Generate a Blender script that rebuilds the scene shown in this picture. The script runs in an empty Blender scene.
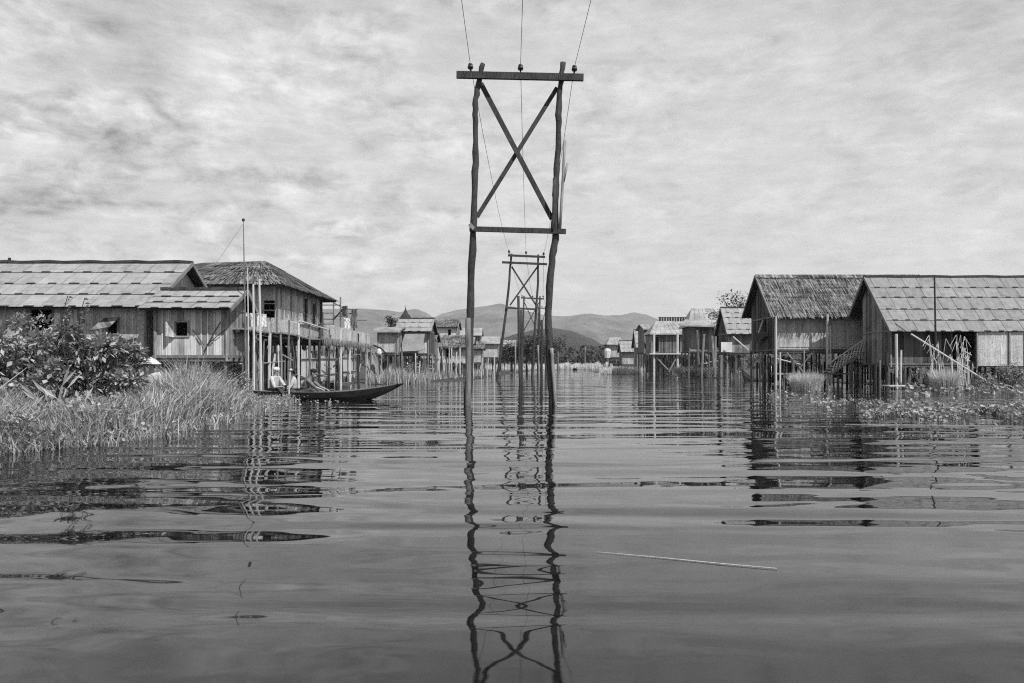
import bpy, math, random
from mathutils import Vector as V, Matrix, noise as mn
random.seed(7)
R = random.random
def U(a, b): return a + (b - a) * R()
sc = bpy.context.scene
COL = sc.collection
F = 683.0; CH = 1.1; HZ = 366.0
def px(p, d): return (p - 512) / F * d
def pz(y, d): return CH + (HZ - y) / F * d
def wd(y): return CH * F / (y - HZ)

# ------------------------------------------------------------------ mesh builder
class MB:
    def __init__(s): s.v = []; s.f = []
    def add(s, vs, fs):
        b = len(s.v); s.v += [tuple(v) for v in vs]; s.f += [tuple(i + b for i in f) for f in fs]
    def hexa(s, lo, up):
        s.add(list(lo) + list(up), [(3,2,1,0),(4,5,6,7),(0,1,5,4),(1,2,6,5),(2,3,7,6),(3,0,4,7)])
    def box(s, x0, x1, y0, y1, z0, z1):
        s.hexa([(x0,y0,z0),(x1,y0,z0),(x1,y1,z0),(x0,y1,z0)], [(x0,y0,z1),(x1,y0,z1),(x1,y1,z1),(x0,y1,z1)])
    def beam(s, p, q, w, h=None, up=(0,0,1)):
        p = V(p); q = V(q); h = h or w; d = (q - p).normalized(); u = V(up)
        if abs(d.dot(u)) > .95: u = V((0,1,0))
        a = d.cross(u).normalized() * w / 2; b = a.cross(d).normalized() * h / 2
        s.hexa([p-a-b, p+a-b, q+a-b, q-a-b], [p-a+b, p+a+b, q+a+b, q-a+b])
    def tube(s, pts, rad, n=7, cap=True):
        pts = [V(p) for p in pts]
        if not isinstance(rad, (list, tuple)): rad = [rad] * len(pts)
        vs = []; fs = []; ref = V((.31, .95, .05))
        for i, p in enumerate(pts):
            d = (pts[min(i+1, len(pts)-1)] - pts[max(i-1, 0)]).normalized()
            a = d.cross(ref).normalized(); b = d.cross(a)
            for k in range(n):
                t = 2*math.pi*k/n; vs.append(p + (a*math.cos(t) + b*math.sin(t)) * rad[i])
        for i in range(len(pts)-1):
            for k in range(n):
                k2 = (k+1) % n; fs.append((i*n+k, i*n+k2, (i+1)*n+k2, (i+1)*n+k))
        if cap: fs.append(tuple(range(n-1, -1, -1))); fs.append(tuple((len(pts)-1)*n + k for k in range(n)))
        s.add(vs, fs)
    def lathe(s, c, prof, n=16, sx=1, sy=1):
        vs = []; fs = []; c = V(c)
        for (r, z) in prof:
            for k in range(n):
                t = 2*math.pi*k/n; vs.append(c + V((r*sx*math.cos(t), r*sy*math.sin(t), z)))
        for i in range(len(prof)-1):
            for k in range(n):
                k2 = (k+1) % n; fs.append((i*n+k, i*n+k2, (i+1)*n+k2, (i+1)*n+k))
        s.add(vs, fs)
    def leaf(s, c, d, nrm, L, W):
        # folded diamond leaf
        c = V(c); d = V(d).normalized(); a = d.cross(V(nrm)).normalized(); n_ = a.cross(d)
        s.add([c, c + d*L*.5 + a*W*.5 + n_*W*.15, c + d*L, c + d*L*.5 - a*W*.5 + n_*W*.15], [(0,1,2),(0,2,3)])
    def blade(s, p, h, w, lx, ly):
        x, y, z = p; t = R()*math.pi; ax = math.cos(t)*w/2; ay = math.sin(t)*w/2
        s.add([(x-ax,y-ay,z),(x+ax,y+ay,z),(x+lx*.35+ax*.8,y+ly*.35+ay*.8,z+h*.6),(x+lx*.35-ax*.8,y+ly*.35-ay*.8,z+h*.6),(x+lx,y+ly,z+h)],
              [(0,1,2,3),(3,2,4)])
    def build(s, name, m, parent=None, base=None, smooth=False):
        if base is None: base = V(parent['_w']) if parent is not None else V((0,0,0))
        b = V(base)
        me = bpy.data.meshes.new(name)
        me.from_pydata([(x-b.x, y-b.y, z-b.z) for x, y, z in s.v], [], s.f); me.update()
        if smooth: me.polygons.foreach_set('use_smooth', [True]*len(me.polygons))
        me.materials.append(m)
        o = bpy.data.objects.new(name, me); COL.objects.link(o)
        if parent is not None:
            o.parent = parent
        else: o.location = b
        o['_w'] = tuple(b)
        return o
def tag(o, label=None, cat=None, group=None, kind=None):
    if label: o['label'] = label
    if cat: o['category'] = cat
    if group: o['group'] = group
    if kind: o['kind'] = kind
    return o
def thing(name, loc, label, cat, group=None):
    o = bpy.data.objects.new(name, None); COL.objects.link(o); o.location = loc; o['_w'] = tuple(loc)
    o.empty_display_size = .2
    return tag(o, label, cat, group)

# ------------------------------------------------------------------ materials (all neutral: the place is seen in black and white)
def mat(name, rough=.8, spec=.3):
    m = bpy.data.materials.new(name); m.use_nodes = True; nt = m.node_tree
    b = nt.nodes['Principled BSDF']; b.inputs['Roughness'].default_value = rough
    b.inputs['Specular IOR Level'].default_value = spec
    return m, nt, b
def N(nt, typ, **kw):
    n = nt.nodes.new(typ)
    for k, v in kw.items():
        if k in n.inputs: n.inputs[k].default_value = v
        else: setattr(n, k, v)
    return n
def math_(nt, op, a, b=None, c=None, clamp=False):
    n = nt.nodes.new('ShaderNodeMath'); n.operation = op; n.use_clamp = clamp
    for i, x in enumerate((a, b, c)):
        if x is None: continue
        if isinstance(x, (int, float)): n.inputs[i].default_value = x
        else: nt.links.new(x, n.inputs[i])
    return n.outputs[0]
def maprange(nt, x, a, b, c, d):
    n = nt.nodes.new('ShaderNodeMapRange'); nt.links.new(x, n.inputs[0])
    for i, q in enumerate((a, b, c, d)): n.inputs[i+1].default_value = q
    return n.outputs[0]
def noise_(nt, vec, scale=(1,1,1), s=1, detail=4, rough=.55, dist=0):
    mp = N(nt, 'ShaderNodeMapping'); nt.links.new(vec, mp.inputs[0]); mp.inputs['Scale'].default_value = scale
    n = N(nt, 'ShaderNodeTexNoise', Scale=s, Detail=detail, Roughness=rough, Distortion=dist); nt.links.new(mp.outputs[0], n.inputs['Vector'])
    return n.outputs['Fac']
def pos(nt): return nt.nodes.new('ShaderNodeNewGeometry').outputs['Position']
def isl(nt): return nt.nodes.new('ShaderNodeNewGeometry').outputs['Random Per Island']
def setcol(nt, b, val):
    c = N(nt, 'ShaderNodeCombineColor'); 
    for i in range(3): nt.links.new(val, c.inputs[i])
    nt.links.new(c.outputs[0], b.inputs['Base Color'])
def bump(nt, b, h, dist=.02, strength=1):
    n = N(nt, 'ShaderNodeBump', Strength=strength, Distance=dist); nt.links.new(h, n.inputs['Height']); nt.links.new(n.outputs[0], b.inputs['Normal'])

def m_wood(name, lo, hi, scale=(9,9,.9)):
    m, nt, b = mat(name, .85, .2); p = pos(nt)
    a = noise_(nt, p, scale, 3, 6, .65); c = noise_(nt, p, (1,1,1), 1.3, 3)
    v = math_(nt, 'MULTIPLY_ADD', a, .7, math_(nt, 'MULTIPLY', c, .3))
    r = isl(nt); v = math_(nt, 'ADD', v, math_(nt, 'MULTIPLY', math_(nt, 'SUBTRACT', r, .5), .16))
    setcol(nt, b, maprange(nt, v, .32, .68, lo, hi)); bump(nt, b, a, .015)
    return m
def m_plank(name, lo, hi, w=.16, gap=.05, weave=False):
    m, nt, b = mat(name, .85, .2); p = pos(nt)
    s = N(nt, 'ShaderNodeSeparateXYZ'); nt.links.new(p, s.inputs[0])
    q = math_(nt, 'MULTIPLY', math_(nt, 'ADD', s.outputs[0], s.outputs[1]), 1/w)
    fl = math_(nt, 'FLOOR', q); fr = math_(nt, 'FRACT', q)
    wn = N(nt, 'ShaderNodeTexWhiteNoise', noise_dimensions='1D'); nt.links.new(fl, wn.inputs['W'])
    g = noise_(nt, p, (13,13,.7), 2.2, 6, .75); big = noise_(nt, p, (.8,.8,1.5), 1.1, 4, .6)
    v = math_(nt, 'MULTIPLY_ADD', wn.outputs['Value'], .18 if weave else .5, .16 if weave else 0)
    v = math_(nt, 'MULTIPLY_ADD', math_(nt, 'MULTIPLY_ADD', g, 1.6, -.3), .55, v); v = math_(nt, 'MULTIPLY_ADD', big, .5, v)
    col = maprange(nt, v, .5, 1.0, lo, hi)
    edge = math_(nt, 'GREATER_THAN', fr, 1-gap)
    if weave:
        wv = noise_(nt, p, (9,9,9), 2, 3, .7)
        col = math_(nt, 'MULTIPLY', col, maprange(nt, wv, .3, .7, .55, 1.4))
    col = math_(nt, 'MULTIPLY', col, maprange(nt, edge, 0, 1, 1, .35))
    setcol(nt, b, col); bump(nt, b, g, .02)
    return m
def m_roof(name, lo, hi):
    m, nt, b = mat(name, .7, .3); p = pos(nt)
    a = noise_(nt, p, (2.2,1.2,1.2), 2, 6, .6); g = noise_(nt, p, (30,2,2), 2.0, 3)
    st = noise_(nt, p, (6,1,1), 1.5, 4, .6)
    rib = noise_(nt, p, (.6,.6,16), 1.6, 3, .6); a = math_(nt, 'MULTIPLY_ADD', math_(nt, 'SUBTRACT', rib, .5), .8, a)
    v = math_(nt, 'MULTIPLY_ADD', isl(nt), .1, math_(nt, 'MULTIPLY_ADD', a, .5, math_(nt, 'MULTIPLY_ADD', g, .3, math_(nt, 'MULTIPLY', st, .3))))
    setcol(nt, b, maprange(nt, v, .42, .86, lo, hi)); bump(nt, b, g, .012)
    return m
def m_isl(name, lo, hi, rough=.7, trans=0, pw=1.0):
    m, nt, b = mat(name, rough, .25); p = pos(nt)
    a = noise_(nt, p, (1,1,1), .9, 3); r = math_(nt, 'POWER', isl(nt), pw)
    v = math_(nt, 'MULTIPLY_ADD', r, .7, math_(nt, 'MULTIPLY', a, .5))
    if name == 'thatch': v = math_(nt, 'ADD', v, math_(nt, 'MULTIPLY', math_(nt, 'SUBTRACT', noise_(nt, p, (.45,.45,4.5), 1.2, 5, .6), .5), 1.3))
    setcol(nt, b, maprange(nt, v, .15, 1.0, lo, hi))
    if trans:
        t = N(nt, 'ShaderNodeBsdfTranslucent'); t.inputs[0].default_value = (hi*.8,)*3 + (1,)
        mx = N(nt, 'ShaderNodeMixShader'); mx.inputs[0].default_value = trans
        nt.links.new(b.outputs[0], mx.inputs[1]); nt.links.new(t.outputs[0], mx.inputs[2])
        nt.links.new(mx.outputs[0], nt.nodes['Material Output'].inputs[0])
    return m
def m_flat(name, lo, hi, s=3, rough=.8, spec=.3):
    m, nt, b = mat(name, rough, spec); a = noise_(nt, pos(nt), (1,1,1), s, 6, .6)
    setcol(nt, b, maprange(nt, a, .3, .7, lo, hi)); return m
M = dict(
    pylon=m_wood('pylon_wood', .002, .09, (16,16,2.2)), pylon_pale=m_wood('pale_pole_wood', .07, .38), post=m_wood('post_wood', .03, .24),
    bamboo=m_wood('bright_bamboo', .32, .66), dark=m_wood('dark_wood', .012, .06), beam=m_wood('beam_wood', .06, .36),
    plank=m_plank('plank_wall', .06, .34), plank_shaded=m_plank('shaded_plank_wall', .025, .15), plank_light=m_plank('pale_plank_wall', .2, .66, .2, .06),  # darker plank copy: eave and gable shade put into the wall colour
    weave=m_plank('woven_wall', .15, .62, .11, .05, True), weave_light=m_plank('pale_woven_wall', .26, .68, .13, .06, True),
    roof=m_roof('roof_sheet', .19, .42), roof_dim=m_roof('darker_roof_sheet', .14, .33), under=m_flat('roof_lining', .015, .04), dash=m_flat('batten_wood', .02, .07),  # second roof sheet is a darker tone of the first
    thatch=m_isl('thatch', .02, .3, .9, 0, 1.8), thatch_light=m_isl('pale_thatch', .12, .45, .9), metal_roof=m_flat('zinc_roof', .2, .42, 1.0, .5),
    grass=m_isl('grass', .05, .62, .7, .2, 1.3), reed=m_isl('reed', .3, .85, .7, .25), leaf=m_isl('leaf', .02, .55, .45, .2, 1.6), weed=m_isl('weed_leaf', .03, .46, .55, .2, 1.3), leaf_dark=m_isl('dark_leaf', .025, .13, .6, .15),
    pad=m_isl('hyacinth_leaf', .03, .46, .4, .15, 1.5), mud=m_flat('mud', .025, .07), dry=m_isl('dry_leaf', .2, .6, .6, .2),
    hull=m_flat('tarred_hull', .006, .02, 4, .5), hull_pale=m_flat('worn_hull', .04, .14, 4, .6), white=m_flat('white_cloth', .55, .8, 9), skin=m_flat('skin', .28, .36, 9, .6), hair=m_flat('hair', .01, .02), shirt=m_flat('pale_shirt', .3, .6, 9),
    vest=m_flat('grey_shirt', .09, .2, 12), trouser=m_flat('trousers', .04, .09, 12), hat=m_flat('straw_hat', .42, .6, 14), blackhat=m_flat('dark_hat', .01, .03), ceramic=m_flat('insulator', .015, .03, 5, .25, .5), wire=m_flat('wire', .03, .05),
    land=m_flat('land', .05, .1, .05), wood_far=m_isl('far_foliage', .02, .09, .8), window=m_flat('interior_shade', .006, .015), glass=m_flat('shutter', .08, .2), plaster=m_flat('pale_board', .5, .7, 2),
)
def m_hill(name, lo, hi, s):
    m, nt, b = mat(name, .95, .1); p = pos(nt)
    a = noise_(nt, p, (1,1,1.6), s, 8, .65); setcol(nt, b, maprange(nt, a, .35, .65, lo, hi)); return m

# ------------------------------------------------------------------ world, sun, camera
w = bpy.data.worlds.new("World"); sc.world = w; w.use_nodes = True; nt = w.node_tree
bg = nt.nodes['Background']; bg.inputs[1].default_value = .1
SUN = V((.52, -.62, 1.0)).normalized()
el = math.asin(SUN.z); az = math.atan2(SUN.x, SUN.y)
sky = N(nt, 'ShaderNodeTexSky', sky_type='NISHITA'); sky.sun_disc = False; sky.sun_elevation = el; sky.sun_rotation = az
bw = N(nt, 'ShaderNodeRGBToBW'); nt.links.new(sky.outputs[0], bw.inputs[0])
tc = N(nt, 'ShaderNodeTexCoord'); sp = N(nt, 'ShaderNodeSeparateXYZ'); nt.links.new(tc.outputs['Generated'], sp.inputs[0])
zz = math_(nt, 'ADD', math_(nt, 'MAXIMUM', sp.outputs[2], 0), .11)
cb = N(nt, 'ShaderNodeCombineXYZ'); nt.links.new(math_(nt, 'DIVIDE', sp.outputs[0], zz), cb.inputs[0]); nt.links.new(math_(nt, 'DIVIDE', sp.outputs[1], zz), cb.inputs[1])
P2 = cb.outputs[0]
big = noise_(nt, P2, (.75,1.15,1), .9, 5, .55, .3)
cell = noise_(nt, tc.outputs['Generated'], (17,17,34), 1.0, 5, .6, .3)
streak = noise_(nt, P2, (1.6,5,1), 1.0, 6, .6, .4)
fine = noise_(nt, tc.outputs['Generated'], (14,14,60), 1.6, 6, .65, .3)
patch = noise_(nt, P2, (1.6,2.6,1), 1.2, 4, .5, .3)
side = maprange(nt, cb.outputs[0].node.inputs[0].links[0].from_socket, -1.8, .4, 1, .38)
mask = math_(nt, 'MULTIPLY', maprange(nt, patch, .4, .58, .5, 1.9), side)
v = math_(nt, 'MULTIPLY', math_(nt, 'SUBTRACT', cell, .5), math_(nt, 'MULTIPLY', mask, 2.7))
v = math_(nt, 'MULTIPLY_ADD', math_(nt, 'SUBTRACT', big, .5), .6, v)
v = math_(nt, 'MULTIPLY_ADD', math_(nt, 'SUBTRACT', streak, .5), .55, v)
v = math_(nt, 'MULTIPLY_ADD', math_(nt, 'SUBTRACT', fine, .5), .75, v)
# heavier bank of cloud in the upper left of the sky
def blob(cx, cy, cz, r0, r1, amp, v):
    d = N(nt, 'ShaderNodeVectorMath', operation='DOT_PRODUCT'); c = V((cx, cy, cz)).normalized(); d.inputs[1].default_value = c
    nt.links.new(tc.outputs['Generated'], d.inputs[0])
    ang = math_(nt, 'ADD', d.outputs['Value'], math_(nt, 'MULTIPLY', math_(nt, 'SUBTRACT', patch, .5), .012))
    k = N(nt, 'ShaderNodeMapRange', interpolation_type='SMOOTHSTEP'); nt.links.new(ang, k.inputs[0])
    k.inputs[1].default_value = math.cos(math.radians(r1)); k.inputs[2].default_value = math.cos(math.radians(r0)); k.inputs[3].default_value = 0; k.inputs[4].default_value = amp
    return math_(nt, 'ADD', v, k.outputs[0])
for (bx, by, r0, r1, am) in ((95,165,.2,4.2,-.42),(0,190,.2,4.5,-.34),(85,120,.5,4.5,.3),(105,62,.5,8,-.3),(30,15,1,7,.16),(215,190,.5,4,-.2),(225,70,1,6,.16),(330,270,.3,1.6,.3),(990,20,2,12,-.18)):
    v = blob((bx-512)/F, 1, (366-by)/F, r0, r1, am, v)
cl = N(nt, 'ShaderNodeMapRange'); cl.clamp = False; nt.links.new(v, cl.inputs[0])
for i, q in enumerate((-.5, .42, 4.5, 8.15)): cl.inputs[i+1].default_value = q
hz = N(nt, 'ShaderNodeMapRange', interpolation_type='SMOOTHSTEP'); nt.links.new(sp.outputs[2], hz.inputs[0])
for i, q in enumerate((0, .2, .4, 0)): hz.inputs[i+1].default_value = q
mixz = N(nt, 'ShaderNodeMix', data_type='FLOAT'); nt.links.new(hz.outputs[0], mixz.inputs[0]); nt.links.new(cl.outputs[0], mixz.inputs[2]); mixz.inputs[3].default_value = 7.6
mixs = N(nt, 'ShaderNodeMix', data_type='FLOAT'); mixs.inputs[0].default_value = .93; nt.links.new(bw.outputs[0], mixs.inputs[2]); nt.links.new(mixz.outputs[0], mixs.inputs[3])
zen = N(nt, 'ShaderNodeFloatCurve'); nt.links.new(sp.outputs[2], zen.inputs['Value']); cu = zen.mapping.curves[0]
cu.points[0].location = (0, 1); cu.points[1].location = (1, .2)
for a_, b_ in ((.2, 1.0), (.34, 1.0), (.43, .93), (.5, .8), (.7, .36)): cu.points.new(a_, b_)
zen.mapping.update(); nt.links.new(math_(nt, 'MULTIPLY', mixs.outputs[0], zen.outputs[0]), bg.inputs[0])
sl = bpy.data.lights.new('sun', 'SUN'); sl.energy = 5.0; sl.angle = math.radians(.8)
so = bpy.data.objects.new('sun', sl); COL.objects.link(so); so.rotation_euler = SUN.to_track_quat('Z', 'Y').to_euler(); so.location = (30, -30, 60)
cam = bpy.data.cameras.new('camera'); co = bpy.data.objects.new('camera', cam); COL.objects.link(co)
co.location = (0, 0, CH); co.rotation_euler = (math.pi/2, 0, 0); cam.lens = 24.01; cam.sensor_width = 36
cam.shift_y = (HZ - 341.5)/1024; cam.clip_start = .05; cam.clip_end = 30000; sc.camera = co
sc.view_settings.view_transform = 'Standard'; sc.view_settings.look = 'None'; sc.view_settings.exposure = .14; sc.view_settings.gamma = 1
sc.cycles.use_denoising = False; sc.cycles.filter_width = 1.15; sc.cycles.sample_clamp_indirect = 4; sc.cycles.max_bounces = 8; sc.cycles.volume_bounces = 1; sc.cycles.transparent_max_bounces = 8

# ------------------------------------------------------------------ water
m, nt, b = mat('water', .025, .5); b.inputs['IOR'].default_value = 1.6
b.inputs['Base Color'].default_value = (.006,.006,.006,1)
p = pos(nt)
h1 = noise_(nt, p, (.17,1.0,1), .8, 1, .35, .9)     # long low swells, crests across the canal
h2 = noise_(nt, p, (.9,2.3,1), 1.1, 0, .4, .8)
h3 = noise_(nt, p, (.5,3.2,1), 2.2, 1, .4, .3)
calm = maprange(nt, noise_(nt, p, (.06,.16,1), 1, 2), .4, .6, .1, 1)
hh = math_(nt, 'MULTIPLY_ADD', h1, .078, math_(nt, 'MULTIPLY_ADD', h2, .0078, math_(nt, 'MULTIPLY', math_(nt, 'MULTIPLY', h3, .0016), calm)))
bump(nt, b, hh, 1.0)
wm = m
mb = MB(); mb.add([(-900,-60,0),(900,-60,0),(900,330,0),(-900,330,0)], [(0,1,2,3)])
tag(mb.build('water', wm), kind='structure')
mb = MB(); mb.add([(-6000,329,.12),(6000,329,.12),(9000,9000,.12),(-9000,9000,.12)], [(0,1,2,3)])
tag(mb.build('ground', M['land']), kind='structure')
mb = MB(); mb.add([(-9000,-200,-1.6),(9000,-200,-1.6),(9000,9000,-1.6),(-9000,9000,-1.6)], [(0,1,2,3)])
tag(mb.build('lake_bed', M['mud']), kind='structure')

# ------------------------------------------------------------------ hills
def interp(t, x):
    if x <= t[0][0]: return t[0][1]
    for (a, ya), (c, yc) in zip(t, t[1:]):
        if x <= c:
            k = (x-a)/(c-a); k = k*k*(3-2*k)*.5 + k*.5; return ya + (yc-ya)*k
    return t[-1][1]
def hills(name, tab, p0, p1, D0, D1, m, rough, step=2, nd=26):
    mb = MB(); n = int((p1-p0)/step); vs = []; fs = []
    for i in range(n+1):
        pxx = p0 + (p1-p0)*i/n; H = max(1, pz(interp(tab, pxx), D1))
        for j in range(nd+1):
            t = j/nd*1.25; D = D0 + (D1-D0)*t; x = px(pxx, D)
            k = min(t, 2-t) if t < 1 else 1-(t-1)*1.6
            z = H * (k**1.25)
            q = mn.fractal(V((x, D, 0))*rough, .9, 2.1, 6)
            rd = 1-abs(mn.noise(V((x*rough*1.4, D*rough*.5, 3))))*2
            z += (q*.2 + rd*.2-.1) * H * (math.sin(min(1, k)*math.pi) if t < 1 else 0)
            z += q*H*.02
            vs.append((x, D, z if j else -1))
    for i in range(n):
        for j in range(nd):
            a = i*(nd+1)+j; fs.append((a, a+nd+1, a+nd+2, a+1))
    mb.add(vs, fs); return tag(mb.build(name, m, smooth=True), kind='structure')
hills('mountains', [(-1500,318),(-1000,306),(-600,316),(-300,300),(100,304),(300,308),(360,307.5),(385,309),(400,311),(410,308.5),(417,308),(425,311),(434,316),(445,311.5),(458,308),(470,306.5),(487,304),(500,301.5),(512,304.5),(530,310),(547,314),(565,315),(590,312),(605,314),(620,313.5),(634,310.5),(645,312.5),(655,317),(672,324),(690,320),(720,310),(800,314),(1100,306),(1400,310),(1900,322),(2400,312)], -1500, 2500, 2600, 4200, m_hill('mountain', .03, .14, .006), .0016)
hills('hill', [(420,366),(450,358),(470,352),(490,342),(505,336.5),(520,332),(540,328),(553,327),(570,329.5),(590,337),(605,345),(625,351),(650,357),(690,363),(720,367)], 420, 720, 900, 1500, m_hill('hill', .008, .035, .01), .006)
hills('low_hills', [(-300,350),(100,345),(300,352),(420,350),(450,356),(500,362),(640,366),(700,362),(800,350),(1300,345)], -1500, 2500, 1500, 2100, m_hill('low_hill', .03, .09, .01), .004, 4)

# ------------------------------------------------------------------ vegetation helpers
def in_poly(x, y, P):
    c = False; j = len(P)-1
    for i in range(len(P)):
        if (P[i][1] > y) != (P[j][1] > y) and x < (P[j][0]-P[i][0])*(y-P[i][1])/(P[j][1]-P[i][1]) + P[i][0]: c = not c
        j = i
    return c
def bank(name, P, z=.05):
    # low mud bank: polygon with sloping skirt
    mb = MB(); n = len(P); cx = sum(a for a, _ in P)/n; cy = sum(b for _, b in P)/n
    PP = []
    for i in range(n):
        a = P[i]; c = P[(i+1) % n]; L = math.hypot(c[0]-a[0], c[1]-a[1]); k = max(1, min(30, int(L/.5)))
        for j in range(k):
            x = a[0]+(c[0]-a[0])*j/k; y = a[1]+(c[1]-a[1])*j/k
            q = mn.noise(V((x*1.3, y*1.3, 0)))*.25; PP.append((x+q, y+q))
    n = len(PP)
    top = [(x, y, z) for x, y in PP]
    low = [(x + (x-cx)*.02 + .12*math.copysign(1, x-cx), y + .15*math.copysign(1, y-cy), -.25) for x, y in PP]
    mb.add(top + low, [tuple(range(n))] + [(i, i+n, (i+1) % n + n, (i+1) % n) for i in range(n)])
    return tag(mb.build(name, M['mud']), kind='structure')
def shrub(name, x, y, z0, rx, ry, h, n, L, label, cat='shrub', group=None, m='leaf', stems=7):
    t = thing(name, (x, y, z0), label, cat, group)
    st = MB(); lf = MB(); cl = []
    for k in range(stems):
        a = R()*6.28; r = U(.2, .9); q = V((x+math.cos(a)*rx*r, y+math.sin(a)*ry*r, z0+h*U(.55, .95)))
        st.tube([(x+U(-.1,.1)*rx, y+U(-.1,.1)*ry, z0-.05), V((x, y, z0)).lerp(q, .5)+V((U(-.1,.1), U(-.1,.1), .1)), q], [.025, .015, .006], 5)
    for k in range(int(stems*3.5)):
        a = R()*6.28; r = math.sqrt(R())*.85; zz = U(.12, .92); s = math.sqrt(max(.1, 1-(max(0, zz-.35)/.65)**2))
        cl.append((x+math.cos(a)*rx*r*s, y+math.sin(a)*ry*r*s, z0+h*zz, U(.16, .34)*min(rx, h)*1.1))
    for k in range(n):
        c = random.choice(cl); d = V((random.gauss(0,1), random.gauss(0,1), random.gauss(0,1))).normalized()
        p = V(c[:3]) + d*c[3]*U(.5, 1.08)
        if p.z < z0: continue
        dd = (d + V((U(-.6,.6), U(-.6,.6), U(-.7,.3)))).normalized()
        q_ = U(.4,1.5); lf.leaf(p, dd, d + V((0,0,.8)), L*q_, L*q_*U(.35, .7))
    st.build('stem', M['dark'], t); lf.build('foliage', M[m], t)
    return t
def tree(x, y, z0, h, cr, n, L, label, group=None, m='leaf_dark', cat='tree', trunk_frac=.35, limbs=9):
    t = thing('tree', (x, y, z0), label, cat, group); tr = MB(); lf = MB(); tips = []
    top = V((x+U(-.1,.1)*h, y, z0+h*.75)); r0 = h*.025+.04
    tr.tube([(x, y, z0-.3), (x+U(-.03,.03)*h, y, z0+h*trunk_frac), top], [r0, r0*.75, r0*.25], 7)
    for k in range(limbs):
        s = V((x, y, z0+h*trunk_frac)).lerp(top, R()); a = R()*6.28
        e = s + V((math.cos(a)*cr*U(.4,.95), math.sin(a)*cr*U(.4,.95), h*U(.05,.28))); tips += [e, s.lerp(e, .6)]
        tr.tube([s, s.lerp(e,.5)+V((0,0,-.03*h)), e], [r0*.4, r0*.25, r0*.08], 5)
    tips.append(top + V((0,0,h*.12)))
    for k in range(n):
        c = random.choice(tips); d = V((random.gauss(0,1), random.gauss(0,1), random.gauss(0,.8)))*cr*.2
        q = c + d; lf.leaf(q, (U(-1,1), U(-1,1), U(-1,.6)), (U(-.5,.5), U(-.5,.5), 1), L*U(.6,1.3), L*U(.4,.8))
    tr.build('trunk', M['dark'], t); lf.build('crown', M[m], t)
    return t
def clump(name, x, y, z0, r, h, n, wdt, label, cat='reeds', m='reed', lean=.5, group=None, ry=None):
    mb = MB()
    for k in range(n):
        a = R()*6.28; q = math.sqrt(R())*r*.6; X = x+math.cos(a)*q; Y = y+math.sin(a)*q*(ry or 1)
        hh = h*U(.45, 1.05)*(1-.35*(q/r)); l = hh*lean*U(.2, 1)
        mb.blade((X, Y, z0-.05), hh, wdt*U(.6,1.3), math.cos(a)*l+U(-.1,.1)*hh, math.sin(a)*l+U(-.1,.1)*hh)
    return tag(mb.build(name, M[m], base=(x, y, z0)), label, cat, group)

# ------------------------------------------------------------------ left bank
EDGE = [(-6.8,8.3),(-6.55,8.73),(-6.13,9.27),(-5.8,10.1),(-5.75,11.7),(-6.0,14.4),(-6.6,17.9),(-7.0,20.6),(-7.6,21.6)]
LB = [(-45,7.6),(-9,7.9)] + EDGE + [(-9.3,21.75),(-9.8,25),(-10.2,38),(-9.5,46),(-12,60),(-60,60)]
bank('bank', LB, .015)
def gh(x, y):
    d = px_of = 512 + x/y*F
    h = .42 + .055*(y-8.5)
    if d > 205: h *= max(.13, 1-(d-205)/54*.87)
    if 100 < d < 175 and y > 12: h = min(h, .78)
    return min(h, 1.0)
mb = MB(); cnt = 0
while cnt < 52000:
    y = 8 + 15*(R()**1.25); lo = -y*.80; hi = -5.2
    x = U(lo, hi)
    if not in_poly(x, y, LB) or (y > 21.3 and x > -9): continue
    nn = mn.noise(V((x*.9, y*.9, 2))); nf = mn.noise(V((x*2.5, y*2.5, 5)))
    if nf < -.38: continue
    h = gh(x, y)*(1+.7*nn)*U(.35, 1.2); cnt += 1
    a = nn*6 + U(-3,3); l = h*U(.05,.8)*(2 if R() < .08 else 1)
    mb.blade((x+U(-.02,.02), y, 0), h, U(.008,.03)*(.6+y*.04), math.cos(a)*l, math.sin(a)*l)
for k in range(22000):
    y = U(7.8, 30); x = U(-26, -y*.78)
    if not in_poly(x, y, LB) or (x > -21.6 and y > 22): continue
    h = U(.35,1.1)*(1+.5*mn.noise(V((x*.7,y*.7,2)))); an = U(-3.2,3.2); l = h*U(.1,.7); mb.blade((x,y,0), h, U(.02,.045), math.cos(an)*l, math.sin(an)*l)
for k in range(7000):
    i = random.randrange(0, len(EDGE)-1); a = EDGE[i]; c = EDGE[i+1]; t = R(); o = random.gauss(.05, .22)
    x = a[0]+(c[0]-a[0])*t-o; y = a[1]+(c[1]-a[1])*t-o*.4; h = U(.04,.34)*(.4+.6*R()); an = U(-3.2,3.2); l = h*U(.2,1.3)
    mb.blade((x,y,-.02), h, U(.008,.022), math.cos(an)*l, math.sin(an)*l)
tag(mb.build('grass', M['grass']), kind='stuff', label='tall pale grass covering the left bank', cat='grass')
mb = MB(); cnt = 0
while cnt < 36000:
    y = 8 + 15*(R()**1.3); x = U(-y*.8, -5.3)
    if not in_poly(x, y, LB) or (y > 21.3 and x > -9): continue
    nn = mn.noise(V((x*1.1+7, y*1.1, 2)))
    if nn < -.12: continue
    cnt += 1; h = gh(x, y)*U(.1, .95)*(1+.4*nn); sz = U(.025,.1)*(.6+y*.035)
    mb.leaf((x, y, h), (U(-1,1), U(-1,.6), U(-.3,.9)), (U(-.5,.5), U(-.8,.2), 1), sz, sz*.55)
tag(mb.build('leafy_weeds', M['weed']), kind='stuff', label='small leaved weeds tangled through the tall grass of the left bank', cat='weeds')
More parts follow.
